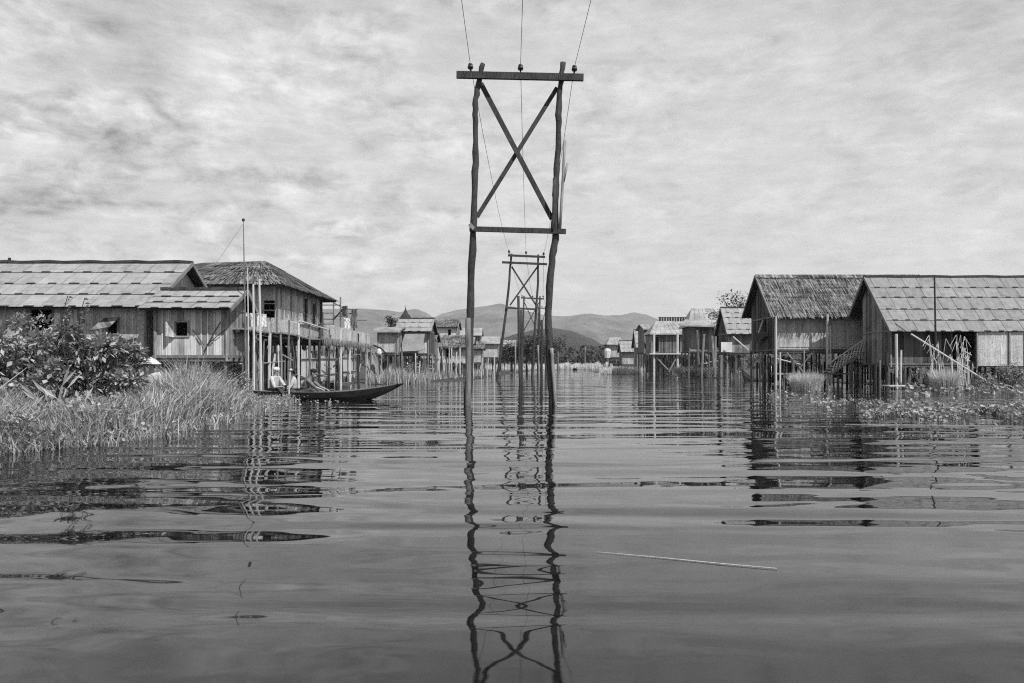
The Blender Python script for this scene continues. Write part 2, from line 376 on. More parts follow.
# broad leaved weeds mixed along the bank's edge and in the grass
def pads(name, pts, zlo, zhi, rlo, rhi, label, m='pad'):
    mb = MB()
    for (x, y) in pts:
        z = U(zlo, zhi); r = U(rlo, rhi); n = V((U(-1,1), U(-1.2,.4), U(.1,1.2))).normalized(); a = n.cross(V((.3,.2,.9))).normalized(); b2 = n.cross(a)
        c = V((x, y, z)); vs = [c + n*r*.0]
        for k in range(7):
            t = k/7*6.28; vs.append(c + (a*math.cos(t)*r + b2*math.sin(t)*r*.8) + n*r*.25)
        mb.add(vs, [(0, 1+k, 1+(k+1) % 7) for k in range(7)])
        mb.blade((x+U(-.03,.03), y+U(-.03,.03), -.03), z+.03, .012, 0, 0)
    return tag(mb.build(name, M[m]), label, 'plants', kind='stuff')
pts = []
for k in range(700):
    i = random.randrange(1, len(EDGE)-1); a = EDGE[i]; c = EDGE[i+1] if i+1 < len(EDGE) else EDGE[i]
    t = R(); x = a[0]+(c[0]-a[0])*t; y = a[1]+(c[1]-a[1])*t; o = random.gauss(.1, .35)
    pts.append((x-o, y-o*.35+U(-.1,.1)))
pads('waterside_weeds', pts, .02, .22, .015, .04, 'round leaved weeds fringing the water edge of the left bank', 'weed')
pts = []
for k in range(240):                      # loose weeds drifting off the bank's corner
    q = U(262, 350); yy = U(395, 409) - (q-262)*.05
    if mn.noise(V((q*.1, yy*.5, 1))) < 0: continue
    D = wd(yy); pts.append((px(q, D), D))
pads('drifting_weeds', pts, .0, .06, .02, .045, 'loose floating weeds drifting off the bank in front of the long canoe')
S = [('shrub',18,12.6,.95,.7,301,5500,.10,'tall dark leafy shrub at the left edge of the bank','shrub'),
     ('shrub',58,12.0,.6,.6,322,3200,.12,'large leaved shrub with bright leaves second from the left edge','shrub'),
     ('shrub',92,12.2,.6,.6,332,3800,.10,'dense bushy shrub in front of the wall with the propped awning','shrub'),
     ('shrub',122,12.6,.5,.5,338,3000,.1,'low shrub at the right end of the bushes beside the cone hat','shrub'),
     ('shrub',-30,11.6,.9,.7,318,2500,.11,'dark shrub cut off by the left edge of the view','shrub'),
     ('shrub',236,19.6,.5,.5,372,1300,.06,'small pale bush near the stern of the long canoe','shrub')]
for (nm,p_,D,rx,ry,yt,n,L,lab,cat) in S:
    shrub(nm, px(p_,D), D, .05, rx, ry, pz(yt,D)-.05, n, L, lab, cat, 'shrubs on the left bank')
for (p_, D, yt, lab) in ((67,11.6,296,'thin leafy sprig rising above the shrubs in front of the grey roof'),(84,11.8,298,'second thin sprig just right of the first against the eave')):
    t = thing('sprig', (px(p_,D), D, .05), lab, 'plant', 'sprigs above the shrubs'); st = MB(); lf = MB(); H = pz(yt,D)
    P_ = [V((px(p_,D)+.1*math.sin(k*.8), D, .05+(H-.05)*k/8)) for k in range(9)]; st.tube(P_, [.014-.001*k for k in range(9)], 5)
    for k in range(40):
        q = P_[-1].lerp(P_[4], R()*.8); lf.leaf(q, (U(-1,1), U(-1,1), U(-.2,.8)), (0,-1,.3), U(.06,.1), U(.035,.05))
    st.build('stem', M['dark'], t); lf.build('leaves', M['leaf_dark'], t)
for i, (p_, D, yb, n, lab) in enumerate(((52,10.9,345,9,'broad pale leaved plant among the left shrubs'),(28,10.2,372,8,'low plant with long arching leaves at the far left of the bank'),(75,10.4,372,7,'broad leaved plant low in front of the shrubs'))):
    mb = MB(); x = px(p_,D); H = pz(yb,D)
    for k in range(n):
        a = k/n*6.28+U(-.3,.3); hh = H*U(.5,1); c = V((x, D, .05)); d = V((math.cos(a)*.35, math.sin(a)*.3-.1, 1)).normalized()
        q = c + d*hh*.6; mb.tube([c, q], .012, 5); mb.leaf(q, d+V((math.cos(a)*.7, -.2, -.1)), (0,-1,.4), hh*.32, .055); 
    tag(mb.build('broadleaf_plant', M['dry'], base=(x,D,.05)), lab, 'plant', 'broad leaved plants')
mb = MB(); D = 5.05
for k in range(13):
    x = px(57+k*1.6, D); mb.blade((x, D+U(-.1,.1), -.02), U(.04,.1), .004, U(-.04,.04), U(-.02,.02))
    mb.leaf((x, D, U(.02,.07)), (U(-1,1), U(-1,1), .4), (0,-1,.5), .035, .02)
mb.tube([(px(55,D),D,-.025),(px(80,D),D,-.025)], .012, 5); tag(mb.build('water_sprig', M['leaf_dark'], base=(px(65,D),D,0)), 'tiny dark plant poking out of the open water near the left', 'plant')

# ------------------------------------------------------------------ roofs
def lerp3(a, b, t): return V(a).lerp(V(b), t)
def roof_slope(base, pan, dsh, A, B, C, Dd, rows, pw, dash_p=.72, dash_l=.27, lines=True):
    A, B, C, Dd = map(V, (A, B, C, Dd)); n = (B-A).cross(Dd-A).normalized()
    if n.z < 0: n = -n
    base.hexa([A-n*.05, B-n*.05, C-n*.05, Dd-n*.05], [A, B, C, Dd])
    P = lambda u, v: A.lerp(B, u).lerp(Dd.lerp(C, u), v)
    cuts = [0]
    for r in range(rows): cuts.append(cuts[-1] + U(.85, 1.15))
    cuts = [c/cuts[-1] for c in cuts]
    for r in range(rows):
        v0, v1 = cuts[r], min(1.015, cuts[r+1]+.012); L = (P(1,v0)-P(0,v0)).length; off = R(); u = -off*pw/L
        while u < 1:
            w_ = pw/L*U(.85, 1.15); a = max(0, u)+.011/L; c = min(1, u+w_)-.011/L
            if c-a > .05/L:
                lf = U(.0, .01); j = U(-.004,.004)
                lo = [P(a,v0)+n*.004, P(c,v0)+n*.004, P(c,v1+j)+n*(.018+lf), P(a,v1+j)+n*(.018+lf)]
                pan.hexa(lo, [q+n*.015 for q in lo])
            u += w_
        if lines:
            q0, q1 = P(0,v1), P(1,v1); dsh.beam(q0+n*.03, q1+n*.03, .02, .012, n)
            m_ = int(L/dash_p); o = R()*.5
            for k in range(m_):
                u0 = (k+.3+o*.5)*dash_p/L + U(-.04,.04)/L; u1 = u0+dash_l/L*U(.8,1.3)
                if u1 < 1: dsh.beam(P(u0,v1-.006)+n*.05, P(u1,v1-.006)+n*.05, .06, .02, n)
def thatch_slope(base, st, A, B, C, Dd, rows=9, sw=.07, over=.2, lift=.035):
    A, B, C, Dd = map(V, (A, B, C, Dd)); n = (B-A).cross(Dd-A).normalized()
    if n.z < 0: n = -n
    base.hexa([A-n*.1, B-n*.1, C-n*.1, Dd-n*.1], [A, B, C, Dd])
    P = lambda u, v: A.lerp(B, u).lerp(Dd.lerp(C, u), v)
    H = (P(.5,1)-P(.5,0)).length
    for r in range(rows):
        sw = .036; L = max((P(1,(r+1)/rows)-P(0,(r+1)/rows)).length, .3); m_ = int(L/sw*1.3)
        for k in range(m_):
            u = U(0, 1); v0 = max(0, r/rows-U(0,.12)); v1 = (r+1)/rows + U(-.01, over/H*1.1); lf = U(.4,1.3)*lift*(.5+mn.noise(V((u*L*1.5, r, 0))))
            hw = sw*U(.3,.8)/L; s = U(-.3,.3)*sw/L
            a, b_, c, d = P(u-hw,v0)+n*.01, P(u+hw,v0)+n*.01, P(u+hw*.7+s,v1)+n*(.02+lf), P(u-hw*.7+s,v1)+n*(.02+lf)
            st.add([a,b_,c,d], [(0,1,2,3)])
def gable_house(name, label, x0, x1, yf, yb, yr, zf, ze, zr, zb=None, ov=.55, rake=.4, m_front='plank', m_side='plank', roof='panel', rows=4, pw=.75,
                cat='stilt house', group=None, stilts=(6,3), loc_base=0, m_roof_=None, ridge_ext=(0,0), openings=(), side_openings=(), eave_ov=None, st_w=.1, inset=0, zroof_front_wall=None, below=-1.3):
    """long axis along X; yf front wall, yb back wall, yr ridge; roof eaves at ze in front, zb behind"""
    zb = ze if zb is None else zb; ovf = ov; t = thing(name, ((x0+x1)/2, (yf+yb)/2, 0), label, cat, group)
    ey, by = yf-ovf, yb+ov
    base, pan, dsh = MB(), MB(), MB()
    rx0, rx1 = x0-rake, x1+rake
    A, B, C, Dd = (rx0+inset,yr,zr), (rx1-inset,yr,zr), (rx1,ey,ze), (rx0,ey,ze); E, G = (rx1,by,zb), (rx0,by,zb)
    if roof == 'panel':
        roof_slope(base, pan, dsh, A, B, C, Dd, rows, pw); roof_slope(base, pan, dsh, B, A, G, E, rows, pw)
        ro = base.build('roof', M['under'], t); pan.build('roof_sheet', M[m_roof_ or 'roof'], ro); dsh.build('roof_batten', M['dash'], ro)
        rc = MB(); k = 14
        for i in range(k):
            a = rx0-ridge_ext[0] + (rx1-rx0+sum(ridge_ext))*i/k; c = rx0-ridge_ext[0] + (rx1-rx0+sum(ridge_ext))*(i+1)/k
            rc.beam((a,yr,zr+.06+.02*math.sin(i*2.1)), (c,yr,zr+.06+.02*math.sin((i+1)*2.1)), .16, .09)
        rc.build('ridge_cap', M['dash'], ro)
    elif roof == 'zinc':
        base.hexa([V(q)-V((0,0,.06)) for q in (A,B,C,Dd)], [A,B,C,Dd]); base.hexa([V(q)-V((0,0,.06)) for q in (B,A,G,E)], [B,A,G,E])
        if inset:
            for (a_, b_, c_) in ((A, Dd, G), (B, C, E)):
                q = [V(a_), V(b_), V(c_)]; base.add([p-V((0,0,.06)) for p in q]+q, [(0,2,1),(3,4,5),(0,1,4,3),(1,2,5,4),(2,0,3,5)])
        nb = int((rx1-rx0)/.6)
        for i in range(nb+1):
            x = rx0+(rx1-rx0)*i/nb; base.beam((A[0]+(B[0]-A[0])*i/nb,yr,zr+.02),(x,ey,ze+.02),.04,.04)
        for zq in (.33,.66): base.beam((rx0,yr+(ey-yr)*zq,zr+(ze-zr)*zq+.015),(rx1,yr+(ey-yr)*zq,zr+(ze-zr)*zq+.015),.03,.03)
        base.box(rx0-.02, rx1+.02, ey-.03, ey+.02, ze-.14, ze-.01)
        ro = base.build('roof', M['metal_roof'], t)
    else:
        thatch_slope(base, pan, A, B, C, Dd, 10); thatch_slope(base, pan, B, A, G, E, 8)
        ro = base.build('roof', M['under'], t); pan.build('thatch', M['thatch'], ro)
        rc = MB(); 
        for i in range(int((rx1-rx0)/.12)):
            x = rx0+i*.12; rc.add([(x,yr-.25,zr-.14+U(-.04,.04)),(x+.14,yr-.25,zr-.14+U(-.04,.04)),(x+.14,yr,zr+.09),(x,yr,zr+.09),(x,yr+.25,zr-.14),(x+.14,yr+.25,zr-.14)],[(0,1,2,3),(3,2,5,4)])
        rc.build('ridge_cap', M['thatch'], ro)
    # bargeboards
    for xx in ((rx0, rx1) if not inset else ()):
        for (yy, z_) in ((ey, ze), (by, zb)):
            bb = MB(); bb.beam((xx, yr+(.02 if yy > yr else -.02), zr-.03), (xx, yy, z_-.03), .05, .13); bb.build('bargeboard', M['beam'], t)
    def ztop(y):
        return (ze+(zr-ze)*(y-ey)/(yr-ey) if y < yr else zb+(zr-zb)*(by-y)/(by-yr)) - .09
    # front wall with openings: (x0,x1,z0,z1)
    def wall_x(y, zt, m_, nm, ops):
        mb = MB(); xs = sorted(set([x0, x1] + [q for o in ops for q in o[:2]]))
        for a, c in zip(xs, xs[1:]):
            o = [q for q in ops if q[0] <= a+1e-6 and q[1] >= c-1e-6]
            if o:
                o = o[0]
                if o[2] > zf+.02: mb.box(a, c, y-.03, y+.03, zf, o[2])
                if o[3] < zt-.02: mb.box(a, c, y-.03, y+.03, o[3], zt)
            else: mb.box(a, c, y-.03, y+.03, zf, zt)
        return mb.build(nm, M[m_], t)
    wall_x(yf, ztop(yf), m_front, 'front_wall', openings); wall_x(yb, ztop(yb), m_side, 'back_wall', ())
    for (a, c, z0_, z1_) in openings:
        w_ = MB(); y = yf-.035
        for bx in ((a-.03,a+.03,z0_-.03,z1_+.03),(c-.03,c+.03,z0_-.03,z1_+.03)): w_.box(bx[0],bx[1],y-.03,y+.01,bx[2],bx[3])
        w_.box(a+.03,c-.03,y-.028,y+.008,z0_-.03,z0_+.02); w_.box(a+.03,c-.03,y-.028,y+.008,z1_-.02,z1_+.03); w_.build('window', M['beam'], t)
    for xx in (x0, x1):
        mb = MB(); zpk = zr-.12 if not inset else ztop(yf)+.05; Pp = [(yf+.03,zf),(yb-.03,zf),(yb-.03,ztop(yb-.03) if not inset else ztop(yf)),(yr,zpk),(yf+.03,ztop(yf+.03))]
        vs = [(xx-.03,y,z) for y,z in Pp]+[(xx+.03,y,z) for y,z in Pp]; n = 5
        mb.add(vs, [(4,3,2,1,0),(5,6,7,8,9)]+[(i,(i+1)%n,(i+1)%n+n,i+n) for i in range(n)]); mb.build('gable_wall', M[m_side], t)
        tb = MB(); tb.beam((xx+math.copysign(.045, xx-(x0+x1)/2), yf+.1, ze+.05), (xx+math.copysign(.045, xx-(x0+x1)/2), yb-.1, ze+.05), .03, .08); tb.build('tie_beam', M['beam'], t)
    # interior back so openings read dark, floor, joists
    fl = MB(); fl.box(x0-.08, x1+.08, yf-.1, yb+.1, zf-.09, zf-.005)
    for i in range(4): 
        yy = yf+(yb-yf)*i/3; fl.box(x0-.12, x1+.12, yy-.05, yy+.05, zf-.2, zf-.092)
    fl.build('floor_deck', M['post'], t)
    for xx in (x0+.02, x1-.02):
        cp = MB(); cp.tube([(xx, yf-.06, zf-.2), (xx+U(-.02,.02), yf-.06, ztop(yf)-.02)], .055, 7); cp.build('corner_post', M['beam'], t)
    nx, ny = stilts
    for i in range(nx):
        for j in range(ny):
            xx = x0+(x1-x0)*i/(nx-1)+U(-.12,.12); yy = yf+(yb-yf)*j/(ny-1)+U(-.1,.1)
            s_ = MB(); s_.tube([(xx+U(-.08,.08),yy,below),(xx+U(-.03,.03),yy,zf*.5),(xx,yy,zf-.1)], [st_w*.6, st_w*.52, st_w*.5], 6); s_.build('stilt', M['post' if R() < .75 else 'pylon_pale'], t)
    t['_ztop'] = ztop(yf)
    return t
def brace(t, p, q, r=.035, m='beam', nm='brace'):
    mb = MB(); mb.tube([p, lerp3(p,q,.5)+V((0,0,U(-.03,.03))), q], r, 6); return mb.build(nm, M[m], t)
def shutter(t, pts, m='weave', th=.02, nm='shutter'):
    pts = [V(p) for p in pts]; n = (pts[1]-pts[0]).cross(pts[2]-pts[0]).normalized()*th
    mb = MB(); mb.hexa(pts, [p+n for p in pts]); return mb.build(nm, M[m], t)

# ------------------------------------------------------------------ house A (left, pale sheet roof) and its annex
yA = 22.5
hA = gable_house('stilt_house', 'long low house with pale grey sheet roof at the left behind the shrubs', -21.5, -12.0, yA, 27.1, 24.8, 1.5, 3.0, 4.82, ov=.5, rake=.4,
     m_front='weave', m_side='weave', rows=4, pw=.85, ridge_ext=(-3.1,0), stilts=(8,3), openings=((px(31,yA),px(54,yA),2.25,2.98),(px(108,yA),px(119,yA),2.15,2.62)), below=-.2)
sh = MB(); 
shutter(hA, [(px(99,yA),yA-.55,2.22),(px(119,yA),yA-.55,2.34),(px(121,yA),yA-.08,2.7),(px(106,yA),yA-.08,2.66)], 'plank', nm='awning')
mb = MB(); mb.box(px(54,yA)+.04, px(76,yA), yA-.07, yA-.032, 1.5, 2.85); mb.build('wall_panel', M['plank_light'], hA)
mb = MB(); mb.tube([(px(76,yA-.1),yA-.1,1.2),(px(76,yA-.1),yA-.1,2.95)], .05, 6); mb.build('wall_post', M['bamboo'], hA)
mb = MB(); mb.beam((-18.25,24.8,4.9),(-18.25,24.8,5.03),.07); mb.build('ridge_knob', M['dash'], hA)
yN = 21.95
hN = gable_house('stilt_annex', 'small pale striped annex with sheet roof joined to the long low house', -11.45, -9.12, yN, 23.3, 22.85, 1.45, 2.9, 3.62, ov=.5, rake=.28,
     m_front='plank_light', m_side='plank', rows=3, pw=.75, stilts=(4,2), cat='annex', openings=((px(176,yN),px(189,yN),2.05,2.52),), below=-.2)
for k in range(12):
    x = -11.42+k*.208
    if px(174,yN) < x < px(191,yN): continue
    mb = MB(); mb.box(x-.018, x+.018, yN-.06, yN-.032, 1.45, 2.93); mb.build('batten', M['plaster'], hN)
shutter(hN, [(px(170,yN),yN-.3,2.05),(px(175,yN),yN-.06,2.02),(px(175,yN),yN-.06,2.55),(px(170,yN),yN-.3,2.5)], 'weave_light')
for (p0, p1, y0, y1) in ((194,205,330,345),(205,222,352,322),(208,226,345,330)):      # scrap sticks against the annex wall
    brace(hN, (px(p0,yN),yN-.1,pz(y0,yN)), (px(p1,yN),yN-.1,pz(y1,yN)), .015, 'dark', 'stick')

# ------------------------------------------------------------------ house B (hip thatch) facing the canal
tB = thing('stilt_house', (-12.3, 31, 0), 'thatched hip roofed house on tall stilts behind the pale annex', 'stilt house')
base, st = MB(), MB(); e0, e1, d0, d1, ze, zr = -16.2, -9.05, 26.9, 35.2, 4.35, 5.78
Ra, Rb = V((-14,31,zr)), V((-11.2,31,zr+.08))
c00, c10, c11, c01 = V((e0,d0,ze)), V((e1,d0,ze-.03)), V((e1,d1,ze+.12)), V((e0,d1,ze))
thatch_slope(base, st, Ra, Rb, c10, c00, 10, .08); thatch_slope(base, st, Rb, Ra, c01, c11, 8, .08)
thatch_slope(base, st, Rb, Rb+V((0,.02,0)), c11, c10, 10, .08); thatch_slope(base, st, Ra, Ra+V((0,.02,0)), c01, c00, 8, .08)
ro = base.build('roof', M['under'], tB); st.build('thatch', M['thatch'], ro)
xw, y0, y1, zf = -9.55, 27.6, 34.4, 2.4
def wallseg(t, pts, m, nm, th=.05):
    pts = [V(p) for p in pts]; n = (pts[1]-pts[0]).cross(pts[2]-pts[0]).normalized()*th; mb = MB(); mb.hexa(pts, [p-n for p in pts]); return mb.build(nm, M[m], t)
zt = 4.42
# front wall with a window
for (a, c, z0, z1) in ((-15.8,px(247,y0),zf,zt),(px(247,y0),px(264,y0),zf,zt),(px(264,y0),px(275,y0),zf,3.05),(px(264,y0),px(275,y0),3.75,zt),(px(275,y0),xw,zf,zt)):
    if c > a: mb = MB(); mb.box(a, c, y0-.03, y0+.03, z0, z1); mb.build('front_wall', M['weave'], tB)
mb = MB(); mb.box(px(264,y0), px(275,y0), y0-.07, y0-.03, 3.32, 3.37); mb.box(px(264,y0), px(275,y0), y0-.06, y0-.03, 3.6, 3.64); mb.build('window_bar', M['beam'], tB)
def Yp(p, X): return X*F/(p-512)
segs = [(275.8,280,'weave_light',zf,zt),(280,290,'weave_light',zf,zt),(290,303,'weave_light',zf,zt),(303,306.5,'window',3.1,4.2),(306.5,311,'weave',zf,zt),(311,315,'window',2.9,4.1),(315,319,'weave',zf,zt)]
for (p0, p1, mm, z0, z1) in segs:
    ya, yb_ = Yp(p0,xw), Yp(p1,xw)
    if mm == 'window':
        for (za, zb_) in ((zf,z0),(z1,zt)): mb = MB(); mb.box(xw-.03, xw+.03, ya, yb_, za, zb_); mb.build('side_wall', M['weave'], tB)
        fr = MB(); fr.box(xw+.03,xw+.07,ya,ya+.07,z0,z1); fr.box(xw+.03,xw+.07,yb_-.07,yb_,z0,z1); fr.box(xw+.03,xw+.07,ya+.07,yb_-.07,z0-.02,z0+.05); fr.build('window', M['beam'], tB)
    else: mb = MB(); mb.box(xw-.03, xw+.03, ya, yb_, z0, z1); mb.build('side_wall', M[mm], tB)
    mb = MB(); mb.box(xw+.032, xw+.07, ya-.03, ya+.03, zf, zt); mb.build('wall_batten', M['beam'], tB)
mb = MB(); mb.box(-15.8, xw, 34.37, 34.43, zf, zt); mb.build('back_wall', M['plank'], tB)
mb = MB(); mb.box(-15.83,-15.77, y0+.03, 34.37, zf, zt); mb.build('side_wall', M['plank'], tB)
mb = MB(); mb.box(-15.9, -9.5, 27.5, 34.6, 2.27, 2.39)
for k in range(5): mb.box(-15.9, -9.0, 27.5+k*1.7, 27.6+k*1.7, 2.12, 2.268)
mb.build('floor_deck', M['post'], tB)
for i in range(6):
    for j in range(4):
        x = -15.4+i*1.15+U(-.15,.15); y = 27.7+j*2.2; mb = MB(); mb.tube([(x+U(-.1,.1),y,-1.2),(x,y,1),(x,y,2.2)], [.08,.07,.065], 6); mb.build('stilt', M['post'], tB)

# raised walkway along the canal in front of house B
tW = thing('raised_walkway', (-9.0, 32, 0), 'long wobbly plank walkway on bright posts along the left row of houses', 'walkway')
mb = MB()
for k in range(100):
    y = 22.2+k*.21; mb.box(-9.75+U(-.06,.06)+(.25 if y < 23.6 else 0), -8.78+U(-.08,.08), y, y+.19, 2.3+U(-.01,.01)+.04*math.sin(y), 2.35+.04*math.sin(y))
mb.build('deck', M['beam'], tW)
for xx in (-8.9, -9.5):
    mb = MB(); mb.tube([(xx, 22.1+k*1.5, 2.23+.05*math.sin(k*1.7)) for k in range(15)], .055, 6); mb.build('joist', M['dark'], tW)
for (p_, ztop_, m_, r_) in ((247.5,2.75,'bamboo',.055),(256,2.3,'post',.04),(270,2.3,'bamboo',.06),(280.5,2.3,'pylon_pale',.045),(289,2.9,'post',.05),(298.5,2.95,'bamboo',.065),(309,2.9,'post',.06),(319,3.0,'dark',.07),(329,2.9,'post',.06),(340.5,2.9,'bamboo',.065),(350,3.0,'bamboo',.07),(358,2.95,'dark',.07),(366,3.0,'beam',.06),(371,3.05,'beam',.06)):
    y = Yp(p_,-8.8); mb = MB(); mb.tube([(-8.8+U(-.06,.06),y,-1.2),(-8.8+U(-.04,.04),y,1.2),(-8.8,y,ztop_)], [r_,r_*.9,r_*.85], 7); mb.build('post', M[m_], tW)
    for xb in (-9.6,):
        mb = MB(); mb.tube([(xb+U(-.1,.1),y+.3,-1.2),(xb,y+.3,2.2)], .06, 6); mb.build('post', M['post'], tW)
def yrow(z0, z1, pa, pb, m, nm, x=-8.84, th=.03):
    ya, yb_ = Yp(pa,x), Yp(pb,x); mb = MB(); k = max(1, int((yb_-ya)/1.2))
    for i in range(k):
        a = ya+(yb_-ya)*i/k; c = ya+(yb_-ya)*(i+1)/k-.02; j = U(-.05,.05); mb.hexa([(x,a,z0+j),(x+th,a,z0+j),(x+th,c,z0+j),(x,c,z0+j)],[(x,a,z1+j),(x+th,a,z1+j),(x+th,c,z1+U(-.04,.04)),(x,c,z1+U(-.04,.04))])
    return mb.build(nm, M[m], tW)
yrow(2.42, 2.88, 280, 297, 'weave_light', 'railing_panel'); yrow(2.4, 2.86, 300, 318, 'weave', 'railing_panel'); yrow(2.42, 3.08, 327, 372, 'weave_light', 'railing_panel')
mb = MB(); mb.tube([(-8.74,Yp(298,-8.8),2.95),(-8.74,Yp(312,-8.8),2.9),(-8.74,Yp(327,-8.8),2.82)], .04, 6); mb.build('handrail', M['bamboo'], tW)
mb = MB(); mb.tube([(-8.72,Yp(372,-8.8),2.4),(-8.4,Yp(372,-8.8)+.8,2.25),(-8.0,Yp(373,-8.8)+1.2,1.7)], .05, 6); mb.build('sagging_pole', M['dark'], tW)
# bamboo screens under the walkway
for (pa, pb, z0, z1, nm, lab, lean) in ((301,316,.35,1.75,'a','ragged bamboo slat screen under the walkway left of the double posts',.12),(318,336,.45,1.8,'b','ragged bamboo slat screen under the walkway between the dark post and the bright post',.03),(343,356,.55,1.9,'c','ragged bamboo slat screen at the far end under the walkway',.04)):
    x = -8.98; ya, yb_ = Yp(pa,x), Yp(pb,x); t = thing('bamboo_screen', (x,(ya+yb_)/2,z0), lab, 'screen', 'bamboo screens under the walkway'); sl_ = MB(); k = int((yb_-ya)/.13)
    for i in range(k):
        y = ya+i*.13; a = z0+U(-.15,.15); c = z1+U(-.35,.12); sl_.hexa([(x-.01,y,a),(x+.01,y,a),(x+.01,y+.09,a),(x-.01,y+.09,a)],[(x-.01,y+U(-lean,lean),c),(x+.01,y,c),(x+.01,y+.09,c),(x-.01,y+.09,c)])
    sl_.build('slats', M['bamboo'], t)
    for z in (z0+.25, z1-.35): mb = MB(); mb.tube([(x+.04,ya-.1,z),(x+.04,yb_+.1,z+.03)], .025, 6); mb.build('rail', M['beam'], t)
for (pa, pb, z0, z1) in ((252,262,1.0,2.0),(264,276,.6,1.9),(283,297,1.0,2.2)):
    pass
tS = thing('bamboo_screen', (-9.9,24.5,.6), 'dark upright slat screen under the near end of the walkway', 'screen', 'bamboo screens under the walkway'); mb = MB()
for i in range(26): y = 23.2+i*.18; mb.box(-9.92,-9.88,y,y+U(.05,.12),U(.1,.7),U(1.3,2.2))
mb.build('slats', M['post'], tS)
for k in range(26):
    q_ = U(262, 372); y = Yp(q_, -8.8); z1 = U(1.2, 3.1); l = U(-.5,.5); mb = MB(); x = -8.8+U(-.55,.1)
    mb.tube([(x,y,-.8),(x+U(-.08,.08),y+l*.5,z1*.5),(x+U(-.1,.1),y+l,z1)], U(.02,.045), 5); mb.build('stake', M[random.choice(('bamboo','pylon_pale','post','dark'))], tW)
for k in range(9):
    y = 24+k*2.0; mb = MB(); z = U(.6,1.9); mb.tube([(-8.82,y,z),(-8.8,y+U(1.2,2.6),z+U(-.3,.3))], U(.025,.04), 5); mb.build('cross_pole', M[random.choice(('bamboo','post','pylon_pale'))], tW)
mb = MB()
for k in range(700):
    y = Yp(U(322,374), -8.75); L_ = U(.15,.5); a_ = V((-8.72+U(-.03,.03), y, 2.42+U(-.08,.06))); mb.add([a_, a_+V((0,.05,0)), a_+V((U(0,.08),U(-.05,.1),-L_))], [(0,1,2)])
mb.build('straw_fringe', M['thatch_light'], tW)
# laundry and stuff on the walkway
for i, (p_, w_, z0, z1, lab) in enumerate(((249,.28,2.42,2.86,'white cloth hanging on the walkway rail, nearest the antenna pole'),(253.5,.24,2.45,2.85,'second white cloth on the walkway rail'),(258,.22,2.4,2.8,'third white cloth on the walkway rail'),(263,.24,2.42,2.8,'fourth white cloth, farthest right on the walkway rail'))):
    Y = 22.9; mb = MB(); x = px(p_,Y); n = 6; vs = []
    for k in range(n+1):
        for q in range(4): vs.append((x-w_/2+w_*k/n, Y+.03*math.sin(k*1.7+q), z1-(z1-z0)*q/3))
    fs = [(a*4+q, a*4+q+1, (a+1)*4+q+1, (a+1)*4+q) for a in range(n) for q in range(3)]; mb.add(vs, fs)
    o = mb.build('hanging_cloth', M['white'], base=(x,Y,z0)); sm = o.modifiers.new('s','SOLIDIFY'); sm.thickness = .008; tag(o, lab, 'cloth', 'white cloths on the walkway rail')
mb = MB(); mb.tube([(px(246,22.9),22.94,2.87),(px(266,22.9),22.94,2.82)], .02, 6); tag(mb.build('clothes_rail', M['bamboo'], base=(px(246,22.9),22.94,2.87)), 'thin rail holding the white cloths beside the antenna pole', 'rail')
tA = thing('antenna_pole', (px(246.5,22.3),22.3,0), 'tall thin antenna pole with a knob on top rising above the annex roof', 'pole')
mb = MB(); mb.tube([(px(246.5,22.3),22.3,-.3),(px(245,22.3),22.3,3),(px(243.3,22.3),22.3,pz(222,22.3))], [.035,.025,.012], 6); mb.build('pole', M['post'], tA)
mb = MB(); mb.lathe((px(243.3,22.3),22.3,pz(220,22.3)), [(0,-.06),(.05,-.03),(.05,.03),(0,.06)], 8); mb.build('knob', M['dark'], tA)
mb = MB(); mb.tube([(px(243,22.3),22.3,pz(224,22.3)),(px(215,25),25,pz(265,25))], .005, 4); mb.build('guy_wire', M['wire'], tA)
for (p_, p2, yt, lab) in ((253.8,253.3,284,'pale bamboo mast beside the antenna pole'),(261,259.3,279,'pale bamboo mast farther right of the antenna pole'),(248.5,247.5,268,'thin stick standing just right of the antenna pole')):
    D = 22.6; mb = MB(); r_ = .022 if yt == 268 else .04; mb.tube([(px(p_,D),D,-.2),(px((p_+p2)/2+.4,D),D,2),(px(p2,D),D,pz(yt,D))], [r_*1.2,r_,r_*.8], 6)
    tag(mb.build('mast', M['bamboo'], base=(px(p_,D),D,0)), lab, 'pole', 'bamboo masts by the walkway')
